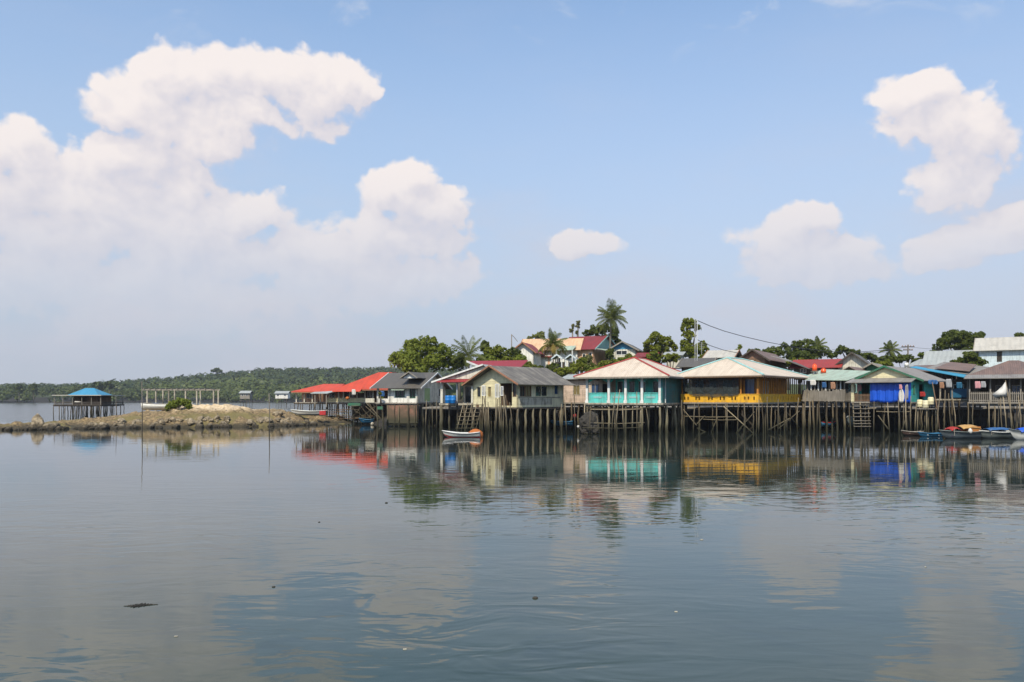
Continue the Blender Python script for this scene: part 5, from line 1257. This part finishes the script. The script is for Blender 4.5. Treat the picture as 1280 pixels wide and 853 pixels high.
boat('dark blue boat moored under the right end of the orange-roofed house', 459, 97, 1.6, .8, .45, 178, 'boat_blue', z=.15, gun='boat_blue')
b = MB(); b.lathe((0, 0, 0), [(.12, -.1), (.2, 0), (.22, .14), (.14, .28), (.04, .32)], 10); tag(b.build('float', 'concrete', None, True, (X(465.5, 95), 95, .05)), 'pale grey-white float beside the dark blue boat under the orange-roofed house', 'float')
b = MB(); b.lathe((0, 0, 0), [(.05, -.2), (.14, -.1), (.15, .08), (.05, .2)], 10); tag(b.build('float', 'red_cloth', None, True, (X(718.5, 76), 76, Z(520, 76))), 'small red float hanging among the poles under the pink house', 'float')
b = MB(); b.lathe((0, 0, 0), [(.06, -.1), (.13, 0), (.13, .1), (.04, .15)], 10); tag(b.build('float', 'white_cloth', None, True, (X(723, 73), 73, .6)), 'small white float left of the net heap', 'float')
# net heap
import bmesh
bm = bmesh.new(); bmesh.ops.create_icosphere(bm, subdivisions=4, radius=1.0)
for v in bm.verts:
    v.co *= 1 + .35 * mnoise.noise(v.co * 1.5) + .22 * mnoise.noise(v.co * 5) + .1 * mnoise.noise(v.co * 12); v.co.z = max(v.co.z, -.5)
me = bpy.data.meshes.new('net_heap'); bm.to_mesh(me); bm.free(); me.materials.append(MATS['net_brown'])
o = link('net_heap', me); o.location = (X(739, 72.5), 72.8, .7); o.scale = (.95, .8, 1.25); tag(o, 'tall heap of dark fishing net before the left corner of the turquoise house', 'net')
root = thing('fishing_rack', 'long horizontal bamboo drying rack in the water in front of the turquoise house', 'rack', (X(775, 71), 71, 0))
for py, p0, p1 in ((510.5, 733, 815), (512, 738, 802), (529, 742, 806), (535, 728, 800)):
    b = MB(); b.tube([(X(p0, 71) - X(775, 71), 0, Z(py, 71)), (0, .05, Z(py, 71) - .05), (X(p1, 71) - X(775, 71), 0, Z(py, 71) + .04)], .033, 6); b.build('crossbar', 'bamboo', root, True)
for px in (737, 752, 768, 790, 800): b = MB(); b.tube([(X(px, 71) - X(775, 71), .1, -.7), (X(px + 1, 71) - X(775, 71), .08, Z(508, 71))], .04, 6); b.build('upright', 'bamboo', root, True)

# free-standing bamboo poles: (px foot, px top, py top, distance)
PO = [(609, 605, 497, 72), (613, 610, 503, 72.4), (618, 622, 499, 72), (624, 626, 504, 72.5), (636, 629, 488, 71.5), (634, 632, 494, 72), (641, 637, 503, 72), (628, 623, 508, 71.6), (608, 604, 505, 73),
      (546, 546, 500, 80), (532, 533, 500, 84), (541, 540, 507, 83), (700, 702, 505, 76), (709, 706, 500, 75), (720, 718, 494, 75), (728, 731, 506, 74), (764, 769, 491, 70.6), (768, 775, 487, 70.8), (781, 778, 505, 70.5), (796, 796, 490, 71), (811, 808, 511, 70.5), (751, 746, 520, 71), (753, 753, 519, 71),
      (852, 852, 500, 70), (866, 868, 505, 70.5), (910, 909, 503, 70), (931, 930, 503, 69.8), (948, 949, 500, 70), (960, 959, 496, 71), (972, 973, 499, 72), (984, 982, 504, 73), (996, 998, 497, 76), (1006, 1007, 490, 76), (1014, 1011, 492, 77), (1021, 1022, 505, 77),
      (1092, 1093, 502, 71.5), (1113, 1110, 503, 71.5), (1123, 1123, 500, 71), (1128, 1130, 505, 71), (1133, 1132, 482, 71), (1139, 1138, 495, 71), (1143, 1145, 505, 71), (1176, 1165, 478, 72), (1172, 1175, 490, 71), (1180, 1182, 488, 73), (1190, 1185, 492, 72), (1195, 1191, 498, 73),
      (1237, 1236, 502, 70), (1246, 1249, 500, 69), (1254, 1250, 497, 68.5), (1259, 1254, 496, 68), (1266, 1262, 493, 67.5), (1275, 1273, 495, 68), (1270, 1276, 500, 68.5), (1282, 1279, 500, 68), (1218, 1216, 500, 71)]
for k, (pf, pt, py, D) in enumerate(PO):
    b = MB(); x0 = X(pf, D); zt_ = Z(py, D); g = random.Random(k)
    b.tube([(0, 0, -.7), ((X(pt, D) - x0) * .5 + g.uniform(-.08, .08), g.uniform(-.1, .1), zt_ * .5), (X(pt, D) - x0, g.uniform(-.1, .1), zt_)], [.055, .048, .035], 6)
    tag(b.build('bamboo_pole', 'bamboo' if k != 42 else 'brown_wood', None, True, (x0, D, 0)), 'thin weathered bamboo pole standing in the water in front of the stilt houses', 'pole', 'bamboo poles standing in the water along the row of houses')

# ================================================================== HILL AND SECOND ROW
def simple(name, label, px, D, th, pxL, dp, py0, pye, pyr, wm, rm, ax='x', ops=(), base=None, cat='house', barge=None, ov=.5, group=None, gm=None):
    """house on land: pye eave row, pyr ridge row"""
    H = House(name, label, px, D, th, cat, group); W_ = H.WL(pxL); z0 = H.Z(py0) if base is None else base; ze = H.Z(pye); Rd = dp
    f = lambda p_: H.sx(p_) + W_
    H.wall((-W_, 0), (0, 0), z0, ze, wm, [(f(a_), f(b_), H.Z(c_), H.Z(d_), *k_) for a_, b_, c_, d_, *k_ in ops])
    H.wall((0, 0), (0, dp), z0, ze, wm); H.wall((-W_, dp), (-W_, 0), z0, ze, wm); H.wall((0, dp), (-W_, dp), z0, ze, wm)
    if ax == 'x':
        zr = H.Z(pyr, -W_ / 2, dp / 2); sl = (zr - ze) / (dp / 2); H.roof_gable_x(-W_ - ov, ov, -ov, dp + ov, ze - ov * sl + .06, zr + .06, rm)
        H.gable((0, 0), (0, dp), ze, zr - .03, gm or wm); H.gable((-W_, dp), (-W_, 0), ze, zr - .03, gm or wm)
        if barge: H.barge([(ov + .02, -ov, ze - ov * sl + .06), (ov + .02, dp / 2, zr + .07), (ov + .02, dp + ov, ze - ov * sl + .06)], barge, .13); H.barge([(-W_ - ov - .02, -ov, ze - ov * sl + .06), (-W_ - ov - .02, dp / 2, zr + .07), (-W_ - ov - .02, dp + ov, ze - ov * sl + .06)], barge, .13)
    else:
        zr = H.Z(pyr, -W_ / 2); sl = (zr - ze) / (W_ / 2); H.roof_gable_y(-W_ - ov, ov, -ov, dp + ov, ze - ov * sl + .06, zr + .06, rm)
        H.gable((-W_, 0), (0, 0), ze, zr - .03, gm or wm)
        if barge: H.barge([(-W_ - ov, -ov - .02, ze - ov * sl + .06), (-W_ / 2, -ov - .02, zr + .07), (ov, -ov - .02, ze - ov * sl + .06)], barge, .15)
    H.W_ = W_; H.z0 = z0; H.ze = ze; H.zr = zr
    return H
# left hill house with rusty beige roof
H = simple('hill_house', 'cream hilltop house with a rusty orange-beige sheet roof', 722, 118, 12, 652, 7, 460, 436, 424, 'white_wall', 'rusty_beige_roof', ops=[(657, 663, 453, 448, 'window'), (668, 676, 456, 448, 'window', 'blue_glass'), (684, 688, 459, 446, 'door', 'peach_wall'), (694, 701, 454, 447, 'window')], barge='brown_trim')
b = MB(); b.box(H.sx(655), H.sx(690), -.5, -.02, H.Z(446.5), H.Z(445.2)); H.part(b, 'ledge', 'red_trim')
H2 = simple('hill_house', 'small white gable house with red-brown edges left of the rusty beige roof', 667, 114, 15, 641, 5, 462, 438.5, 428.5, 'white_wall', 'dark_red_roof', 'y', ops=[(650, 657, 452, 446, 'window')], barge='brown_trim')
H = simple('hill_house', 'hilltop house with a dark red roof and pale teal gable trim', 742, 117, 32, 700, 8, 462, 435, 421, 'peach_wall', 'dark_red_roof', ops=[(712, 716, 452, 442, 'window'), (728, 732, 452, 442, 'window'), (736, 740, 456, 441, 'window')], barge='teal_trim', gm='teal_trim')
H.roof_shed([(.5, -.3, H.ze - .1), (3.0, -.3, H.ze - .6), (3.0, 8, H.ze - .6), (.5, 8, H.ze + .05)], 'green_roof', (0, 1, 0), name='side_awning')
for yy in (0, 3.5, 7.5): H.post(2.8, yy, H.z0 - 1, H.ze - .62, 'white_trim', .07)
H.roof_shed([(H.sx(702), -2.0, H.ze - .3), (H.sx(724), -2.0, H.ze - .3), (H.sx(722), -.4, H.ze + .4), (H.sx(703), -.4, H.ze + .4)], 'green_roof', name='porch_awning')
for p_ in (703, 723): H.post(H.sx(p_), -1.9, H.z0 - 1, H.ze - .36, 'white_trim', .07)
# small white gazebo roofs in front
for px, D, lab in ((696, 108, 'small white-trimmed porch gable beside the orange-tinged palm on the hill, left one'), (713, 107, 'small pale blue-white awning roof on the hill, right of the orange-tinged palm')):
    Hh = House('porch_roof', lab, px + 7, D, 15, 'porch'); w_ = Hh.WL(px - 7); zg_ = Z(458, D); zt2 = Z(448, D)
    Hh.roof_gable_y(-w_, 0, 0, 2.5, zt2, Z(443, D), 'pale_grey_roof')
    Hh.barge([(-w_, -.02, zt2), (-w_ / 2, -.02, Z(443, D)), (0, -.02, zt2)], 'light_blue_wall', .14)
    for x in (-w_ + .1, -.1):
        for y in (.1, 2.3): Hh.post(x, y, zg_ - 1.2, zt2 - .0, 'white_trim', .06)
    Hh.wall((-w_ + .1, 2.4), (-.1, 2.4), zg_ - 1, zt2 - .4, 'peach_wall', ((.3, .8, zg_ - .3, zg_ + .6, 'window'),))
H = simple('hill_house', 'small pale house with a bright blue gable and grey roof on the hill', 795, 112, 18, 762, 8, 458, 436.5, 427.5, 'offwhite_wall', 'dark_grey_roof', 'y', ops=[(770, 784, 443.5, 438, 'window')], barge='grey_wood', gm='sky_blue_roof')
H = simple('low_shed', 'low shed with a dull red roof right of the blue-gabled house', 816, 108, 20, 797, 5, 460, 445.5, 441.5, 'brown_wood', 'dark_red_roof', ops=[(800, 806, 450, 444, 'open')])
H = simple('low_shed', 'small shed with a pale grey roof among the bushes between the two tall dark trees', 850, 104, 20, 833, 4, 460, 443.5, 440.5, 'offwhite_wall', 'pale_grey_roof', ops=[(838, 842, 452, 446, 'open')])
H = simple('back_house', 'low house with a dark grey gabled roof showing between the turquoise and yellow house roofs', 884, 86, 25, 852, 5, 470, 457, 448.5, 'dark_wood', 'dark_grey_roof', ops=[(862, 866, 466, 460, 'open')], barge='grey_wood')
H = simple('back_house', 'pale beige gable house with a teal front showing left of the brown wooden gable', 914, 100, 25, 884, 6, 466, 446, 438.5, 'teal_side', 'cement_roof', ops=[(892, 896, 460, 452, 'window')], barge='brown_trim')
H = simple('back_house', 'old brown wooden gable house with a patched dark roof behind the yellow house', 958, 96, 30, 925, 12, 470, 448, 437.5, 'brown_wood', 'brown_roof', 'y', ops=[(936, 942, 456, 450, 'window')], barge='dark_wood', gm='rust_panel')
H.roof_shed([(.5, -.4, H.ze + .3), (2.6, 0, H.ze - .4), (3.6, 9, H.ze - .9), (.5, 9, H.ze + .3)], 'weathered_roof', (0, 1, 0), name='side_roof')
H.roof_shed([(2.4, .5, H.ze - .35), (4.6, 1.5, H.ze - 1.3), (5.4, 9, H.ze - 1.5), (2.4, 9, H.ze - .3)], 'dark_grey_roof', (0, 1, 0), name='side_roof')
H = simple('back_house', 'long low house with a bright red roof behind the orange water tanks', 1047, 95, 30, 992, 5, 474, 458, 450, 'dark_wood', 'bright_red_roof', ops=[(1000, 1008, 466, 460, 'window'), (1032, 1040, 470, 460, 'window', 'dark_glass', 'red_trim')])
H = simple('back_house', 'plain cream gable house with a narrow dark roof edge behind the grey thatch roof', 1087, 94, 30, 1044, 7, 474, 457, 441.5, 'offwhite_wall', 'dark_grey_roof', 'y', ops=[(1078, 1083, 470, 464, 'window')], barge='dark_wood', gm='offwhite_wall')
H = simple('back_house', 'low house with a brown thatch-like gable roof below the plain cream gable', 1084, 85, 38, 1042, 5, 480, 470, 459, 'dark_wood', 'brown_roof', 'y', ops=[(1056, 1062, 478, 473, 'open')])
H = simple('back_house', 'tiny green gable dormer house left behind the teal house roof', 1100, 88, 35, 1082, 4, 475, 459, 454.5, 'green_trim', 'weathered_roof', 'y', ops=[(1090, 1093, 470, 463, 'window')], barge='grey_wood')
H = simple('back_house', 'house with a long ribbed pale grey sheet roof in front of the big round tree', 1214, 94, 33, 1158, 7, 474, 454, 439, 'dark_wood', 'pale_grey_roof', ops=[(1170, 1176, 464, 457, 'window')])
H.roof_shed([(-H.W_ - 2.4, -.6, H.ze - .3), (-H.W_ + .2, -.6, H.ze - .15), (-H.W_ + .2, 4, H.ze + .9), (-H.W_ - 1.2, 4, H.ze + .75)], 'pale_grey_roof', name='side_roof')
H = simple('back_house', 'low brown-roofed house tucked between the teal house roof and the blue sheet roof', 1180, 86, 40, 1140, 6, 474, 463, 457, 'dark_wood', 'brown_roof', ops=[(1150, 1156, 472, 467, 'open')])
H = simple('tall_white_house', 'tall pale blue-white house with a beige ribbed roof at the right edge', 1312, 92, 33, 1223, 7, 475, 434.5, 422, 'light_blue_wall', 'cement_roof', ops=[(1246, 1252.5, 451, 438, 'shutter', 'dark_wood', 'dark_wood'), (1285, 1292, 451, 438, 'shutter', 'dark_wood', 'dark_wood')], barge='grey_wood')
H = simple('tall_white_house', 'small house with a white edge and a tiny window just below the dome-shaped tree', 1226, 86, 33, 1196, 5, 478, 466, 460, 'dark_wood', 'cement_roof', ops=[(1204, 1210, 474, 469, 'window')])
b = MB(); b.lathe((0, 0, 0), [(.2, 0), (.22, .3), (.12, .42)], 12); tag(b.build('roof_tank', 'white_wall', None, True, (X(1139, 87), 88, Z(458, 87))), 'small off-white tank on the roofs right of the teal house, under the utility pole', 'tank')
# platforms added behind the first row to shade the mud bank
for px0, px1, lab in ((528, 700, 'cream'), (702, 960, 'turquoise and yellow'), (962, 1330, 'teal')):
    H = House('shade_deck', 'low timber platform added for shade behind and beneath the %s house' % lab if ' ' not in lab else 'low timber platform added for shade behind the %s houses' % lab, px1, 84.5, 1, 'shade_deck'); w_ = H.WL(px0)
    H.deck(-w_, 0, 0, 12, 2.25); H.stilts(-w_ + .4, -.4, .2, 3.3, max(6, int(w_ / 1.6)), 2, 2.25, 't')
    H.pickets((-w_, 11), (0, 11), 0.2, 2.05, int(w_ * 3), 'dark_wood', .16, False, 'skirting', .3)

# ================================================================== TREES
tree('big broad bright-green tree behind the grey-roofed white house', [(508, 445, 22, 20), (528, 438, 22, 19), (548, 444, 22, 20), (498, 452, 14, 16), (530, 455, 40, 16), (563, 452, 14, 15), (515, 430, 12, 9), (535, 427, 14, 8)], 106, 'leaf_fresh', 15000, .17, trunk_px=528, sub=22, subr=.28)
palm('leaning coconut palm fronds fanning out between the big green tree and the red upper roof', 586, 103, 446, 3.0, 15, base=3)
for px, py, rx, ry, D, m_, lab in [(606, 432, 6, 8, 112, 'leaf_dark', 'small round dark tree just right of the short palm'), (622, 441, 14, 11, 110, 'leaf_mid', 'leafy tree left of the small white gable house on the hill'), (606, 450, 14, 8, 104, 'leaf_bright', 'yellow-green bush above the red upper roof'), (640, 444, 12, 12, 109, 'leaf_dark', 'dark shrub directly below the small white gable house on the hill'), (649, 450, 9, 8, 105, 'leaf_bright', 'bright green shrub beside the ridge of the cream house'), (575, 450, 9, 12, 105, 'leaf_dark', 'dark shrub at the foot of the short palm')]:
    tree(lab, [(px - rx * .35, py + 2, rx * .75, ry * .8), (px + rx * .35, py, rx * .75, ry * .85), (px, py - ry * .3, rx * .6, ry * .65), (px, py + 6, rx, ry * .6)], D, m_, 2200, .16, name='tree' if ry > 9 else 'shrub', cat='tree' if ry > 9 else 'shrub')
tree('round green tree-top behind the rusty beige roof on the hill', [(671, 420, 7, 5), (676, 419, 6, 6), (662, 423, 4, 3)], 128, 'leaf_palm', 900, .16, base=8)
palm('palm with yellow and orange-tinged lower fronds in front of the rusty beige roof', 691, 110, 432, 2.9, 22, dry=5)
tree('thin pale tree with a small tuft, left of two behind the dark red roof', [(715, 413, 3.4, 5), (716, 407, 2.5, 3)], 124, 'leaf_olive', 420, .16, base=8, group=None, sub=8)
tree('thin pale tree with a taller tuft, right of two behind the dark red roof', [(722, 408, 3.2, 6), (723, 403, 2.6, 3), (721, 416, 2.2, 3)], 124, 'leaf_olive', 420, .16, base=8, sub=8)
tree('dark green spreading tree below the tall coconut palm', [(745, 414, 12, 9), (757, 412, 10, 8), (768, 416, 8, 7), (735, 417, 8, 6), (766, 422, 8, 8), (772, 428, 6, 5), (752, 424, 14, 9)], 126, 'leaf_dark', 4200, .18, base=7)
palm('tall coconut palm with a full crown rising highest above the hill', 764, 120, 399, 3.3, 30, lean=.3)
for px, py, rx, ry, D, m_, lab in [(720, 458, 12, 7, 101, 'leaf_mid', 'green shrub on the slope left below the dark red roof'), (706, 463, 16, 5, 99, 'leaf_mid', 'low hedge-like shrub behind the ridge end of the cream house'), (735, 449, 6, 8, 110, 'leaf_olive', 'small olive-green tree in front of the dark red roofed house wall'), (742, 460, 13, 6, 100, 'leaf_dark', 'dark shrub on the slope above the pink house'), (757, 455, 10, 6, 103, 'leaf_mid', 'shrub at the right foot of the dark red roofed house'), (775, 451, 13, 5, 102, 'leaf_bright', 'bright shrub below the blue-gabled hill house'), (762, 441, 6, 7, 112, 'leaf_dark', 'dark shrub between the two hilltop houses'),
                                   (817, 444, 10, 6, 103, 'leaf_bright', 'bright shrub in front of the round tree left of the white poles'), (838, 446, 12, 5, 102, 'leaf_mid', 'green shrub just left of the foot of the white poles'), (690, 458, 9, 5, 103, 'leaf_dark', 'dark shrub at the foot of the orange-tinged palm')]:
    tree(lab, [(px - rx * .4, py + 1, rx * .7, ry * .8), (px + rx * .4, py, rx * .7, ry * .85), (px, py - ry * .25, rx * .6, ry * .7), (px, py + 5, rx, ry * .7)], D, m_, 1500, .15, name='shrub', cat='shrub', sub=10)
tree('round bushy olive-green tree left of the white poles', [(820, 424, 10, 10), (833, 428, 11, 9), (810, 431, 10, 8), (843, 434, 6, 7), (822, 437, 20, 7), (818, 418, 6, 5)], 112, 'leaf_mid', 4500, .17)
tree('tall narrow tree with a rounded top beside the white poles', [(862, 404, 11, 7), (857, 410, 9, 7), (871, 409, 7, 6), (860, 420, 10, 8), (858, 432, 10, 10), (875, 434, 11, 9), (863, 441, 20, 9), (880, 440, 8, 8)], 110, 'leaf_mid', 6000, .16, trunk_px=864)
tree('broad dark tree group behind the red-roofed low house', [(1002, 432, 16, 11), (985, 437, 16, 9), (965, 440, 14, 8), (948, 442, 12, 7), (1015, 440, 14, 10), (1030, 442, 10, 9), (1000, 446, 30, 8), (940, 440, 7, 5)], 120, 'leaf_dark', 8000, .18)
tree('banana plant with pale upright leaves left of the brown wooden gable', [(921, 440, 5, 5), (925, 435, 2.5, 5), (917, 444, 5, 3)], 104, 'leaf_bright', 500, .2, name='banana_plant', cat='plant', sub=6)
palm('small palm crown behind the dark trees above the red low roof', 1022, 122, 434, 2.0, 12)
tree('dark tree behind the plain cream gable house', [(1052, 438, 10, 6), (1065, 441, 10, 6), (1042, 444, 7, 5), (1080, 446, 14, 6), (1092, 448, 8, 6)], 118, 'leaf_dark', 3200, .18)
palm('small dark palm left of the utility pole', 1113, 124, 439, 2.0, 14)
tree('low dark tree under the utility pole', [(1105, 450, 12, 6), (1122, 449, 12, 6), (1135, 448, 9, 5), (1148, 452, 10, 5)], 116, 'leaf_dark', 3000, .18)
tree('yellow-green small tree left of the ribbed pale grey roof', [(1152, 444, 6, 4), (1158, 448, 6, 5)], 112, 'leaf_bright', 700, .17)
tree('largest dark round tree towering behind the ribbed pale grey roof', [(1200, 421, 22, 12), (1215, 424, 15, 12), (1184, 426, 13, 10), (1172, 434, 8, 8), (1205, 434, 26, 12), (1165, 442, 5, 6)], 118, 'leaf_dark', 10000, .18, trunk_px=1198)
tree('dense dome-shaped dark tree in front of the tall pale blue-white house', [(1210, 448, 16, 10), (1200, 453, 10, 7), (1222, 453, 11, 9), (1211, 457, 20, 6)], 88, 'leaf_dark', 6000, .13, base=3)
for px, D, py in ((1275, 125, 419), (1290, 125, 416)): tree('small dark tree-top peeking over the roof of the tall house at the right edge', [(px, py, 6, 4), (px + 5, py + 4, 8, 5)], D, 'leaf_dark', 700, .18, base=5, group='tree-tops over the tall house roof')
# filler bushes along the ridge behind second row
for px, py, rx, ry, D, m_, lab in [(655, 455, 10, 5, 108, 'leaf_mid', 'leafy shrub hiding the foot of the small white gable house on the hill'), (672, 461, 10, 4, 107, 'leaf_dark', 'dark low shrub below the windows of the rusty-roofed hilltop house'), (630, 452, 16, 8, 104, 'leaf_mid', 'wide green shrub behind the red upper roof ridge'), (612, 440, 10, 9, 108, 'leaf_mid', 'rounded green tree between the short palm and the hill houses'), (727, 452, 8, 6, 106, 'leaf_bright', 'fresh green shrub by the pale awning on the hill'), (750, 462, 16, 5, 98, 'leaf_bright', 'bright low shrub above the left roof slope of the turquoise house'), (786, 447, 8, 5, 104, 'leaf_mid', 'small shrub by the right corner of the blue-gabled house')]:
    tree(lab, [(px - rx * .4, py + 1, rx * .7, ry * .8), (px + rx * .4, py, rx * .7, ry * .85), (px, py - ry * .25, rx * .6, ry * .7), (px, py + 5, rx, ry * .7)], D, m_, 1900, .15, name='shrub', cat='shrub', sub=12)
for k, (px, py) in enumerate(((905, 447), (930, 450), (1000, 452), (1100, 455), (1150, 456), (880, 447), (790, 452), (660, 460))):
    tree('green bush in the gap between the rooftops of the second row', [(px, py, 14, 6), (px + 9, py + 3, 10, 6), (px - 9, py + 3, 10, 6)], 104, 'leaf_mid', 1300, .16, name='shrub', cat='shrub', group='green bushes between the rooftops of the second row', sub=10)

# poles, wires
D = 88
for px, zt_, lab in ((868.8, 399, 'slimmer of two white poles rising in front of the tall narrow tree, left one'), (871.5, 400, 'thicker of two white poles rising in front of the tall narrow tree, right one')):
    b = MB(); b.tube([(0, 0, 0), (0, 0, Z(zt_, D) - 2.5)], .028 if px < 870 else .04, 8); tag(b.build('mast', 'white_pole', None, True, (X(px, D), D, 2.5)), lab, 'pole')
D = 105
root = thing('antenna', 'small lattice television antenna on a thin mast right of the white poles', 'antenna', (X(877, D), D, 5)); zt_ = Z(428, D) - 5
b = MB(); b.tube([(0, 0, -1), (0, 0, zt_)], .035, 6); b.build('mast', 'steel', root)
for k in range(4): b = MB(); b.tube([(-.45 + .05 * k, 0, zt_ - .25 * k - .1), (.45 - .05 * k, 0, zt_ - .25 * k - .1)], .02, 5); b.build('element', 'steel', root)
D = 118
root = thing('utility_pole', 'dark utility pole with two crossarms above the roofs left of the big round tree', 'utility pole', (X(1135, D), D, 3)); zt_ = Z(431, D) - 3
b = MB(); b.tube([(0, 0, -1), (0, 0, zt_)], [.16, .11], 8); b.build('pole', 'bark', root, True)
for k, w_ in ((.25, .95), (.75, .7)):
    b = MB(); b.box(-w_, w_, -.06, .06, zt_ - k - .1, zt_ - k); c_ = b.build('crossarm', 'dark_wood', root)
    for x in (-w_ * .85, -w_ * .4, w_ * .4, w_ * .85): b = MB(); b.lathe((x, 0, zt_ - k), [(.04, 0), (.07, .06), (.04, .16)], 7); b.build('insulator', 'terracotta', c_)
D = 120
root = thing('utility_pole', 'thin dark pole with a bent arm left of the rusty beige roof', 'utility pole', (X(639.5, D), D, 6)); zt_ = Z(418, D) - 6
b = MB(); b.tube([(0, 0, -1), (0, 0, zt_)], .07, 8); b.build('pole', 'bark', root, True)
b = MB(); b.tube([(0, 0, zt_ - .1), (.35, 0, zt_ - .4), (.9, 0, zt_ - 1.1)], .04, 6); b.build('arm', 'bark', root)
def wire(label, pts, r_=.03):
    P_ = [Vector((X(px, D), D, Z(py, D))) for px, py, D in pts]; b = MB(); out = []
    n = 1
    for k in range(len(P_) - 1):
        for i in range(n):
            u = i / n; p_ = P_[k].lerp(P_[k + 1], u); out.append(p_)
    out.append(P_[-1]); o0 = out[0].copy(); b.tube([p_ - o0 for p_ in out], r_, 5, True); tag(b.build('power_line', 'wire', None, False, tuple(o0)), label, 'wire')
wire('upper black power line sagging to the right from the top of the white poles', [(872, 401, 88), (887, 407.5, 89.5), (905, 414, 92), (930, 421, 95), (960, 428, 100), (1000, 435.5, 106), (1040, 440, 112), (1070, 440.5, 114), (1100, 438.5, 116), (1135, 434, 118)], .04)
wire('lower black power line running down to the right beside the tall narrow tree', [(872, 425, 88), (880, 429, 90), (890, 433, 92), (905, 438, 95), (925, 442, 98)], .035)
wire('thin cable from the utility pole to the big round tree side', [(1135, 434, 118), (1175, 437.5, 115), (1215, 438, 112), (1250, 436, 111), (1290, 431, 110)], .02)
wire('thin cable from the utility pole toward the dark trees on the left', [(1135, 437.5, 118), (1110, 440.5, 118), (1085, 441, 118), (1040, 437, 118)], .02)

# small floating things
b = MB(); b.lathe((0, 0, 0), [(.02, -.02), (.06, -.01), (.07, .02), (.03, .04)], 8); dbm = b.mesh('float_debris', 'net_brown', True)
b = MB(); b.box(-.05, .05, -.03, .03, -.01, .02); dbw = b.mesh('float_debris', 'concrete')
for px, py, me, lab in ((669, 748, dbm, 'brown husk floating alone on the water below the middle of the picture'), (877, 675, dbw, 'small white scrap floating on the open water in front of the yellow house'), (483, 629, dbm, 'dark husk floating on the water below the big tree reflection'), (1157, 709, dbw, 'small white scrap floating on the water at the right'), (845, 765, dbw, 'tiny pale leaf floating right of the brown husk'), (506, 812, dbw, 'tiny white scrap floating near the bottom of the picture'), (220, 796, dbw, 'tiny pale leaf floating at the lower left'), (342, 734, dbm, 'tiny dark husk floating left of the centre'), (399, 653, dbm, 'tiny dark twig piece floating far left of the big tree reflection')):
    D = EYE / ((py - HOR) / F); o = link('floating_scrap', me, None, (X(px, D), D, 0.0)); o.rotation_euler = (0, 0, px); k = (.7 if px in (669, 483) else .45) * (1.5 if px == 877 else 1); o.scale = (k, k, k); tag(o, lab, 'debris')
# seaweed mat
g = np.random.default_rng(8)
b = MB(); D = EYE / ((758 - HOR) / F); pts_ = []
for k in range(90):
    u = k / 89; pts_.append((-.22 + .44 * u + .05 * math.sin(k * 1.7), .16 * math.sin(k * 2.3) * (1 - abs(2 * u - 1)) + .1 * u, .002 * (k % 3)))
b.tube(pts_, .004, 4)
tag(b.build('seaweed', 'net_brown', None, False, (X(174, D), D, 0.002)), 'thin dark clump of seaweed floating at the surface at the lower left', 'seaweed')

# ------------------------------------------------------------------ haze
m, q = new_mat('haze_air'); q.n.remove(q.b)
pv = q.node('ShaderNodeVolumePrincipled'); pv.inputs['Color'].default_value = (0.80, 0.86, 0.95, 1); pv.inputs['Density'].default_value = 0.00019; pv.inputs['Anisotropy'].default_value = 0.2
q.l.new(pv.outputs[0], q.out.inputs['Volume'])
b = MB(); b.box(-1410, 1410, -155, 1310, -3, 75); o = b.build('haze', 'haze_air'); tag(o, None, None, kind='stuff')
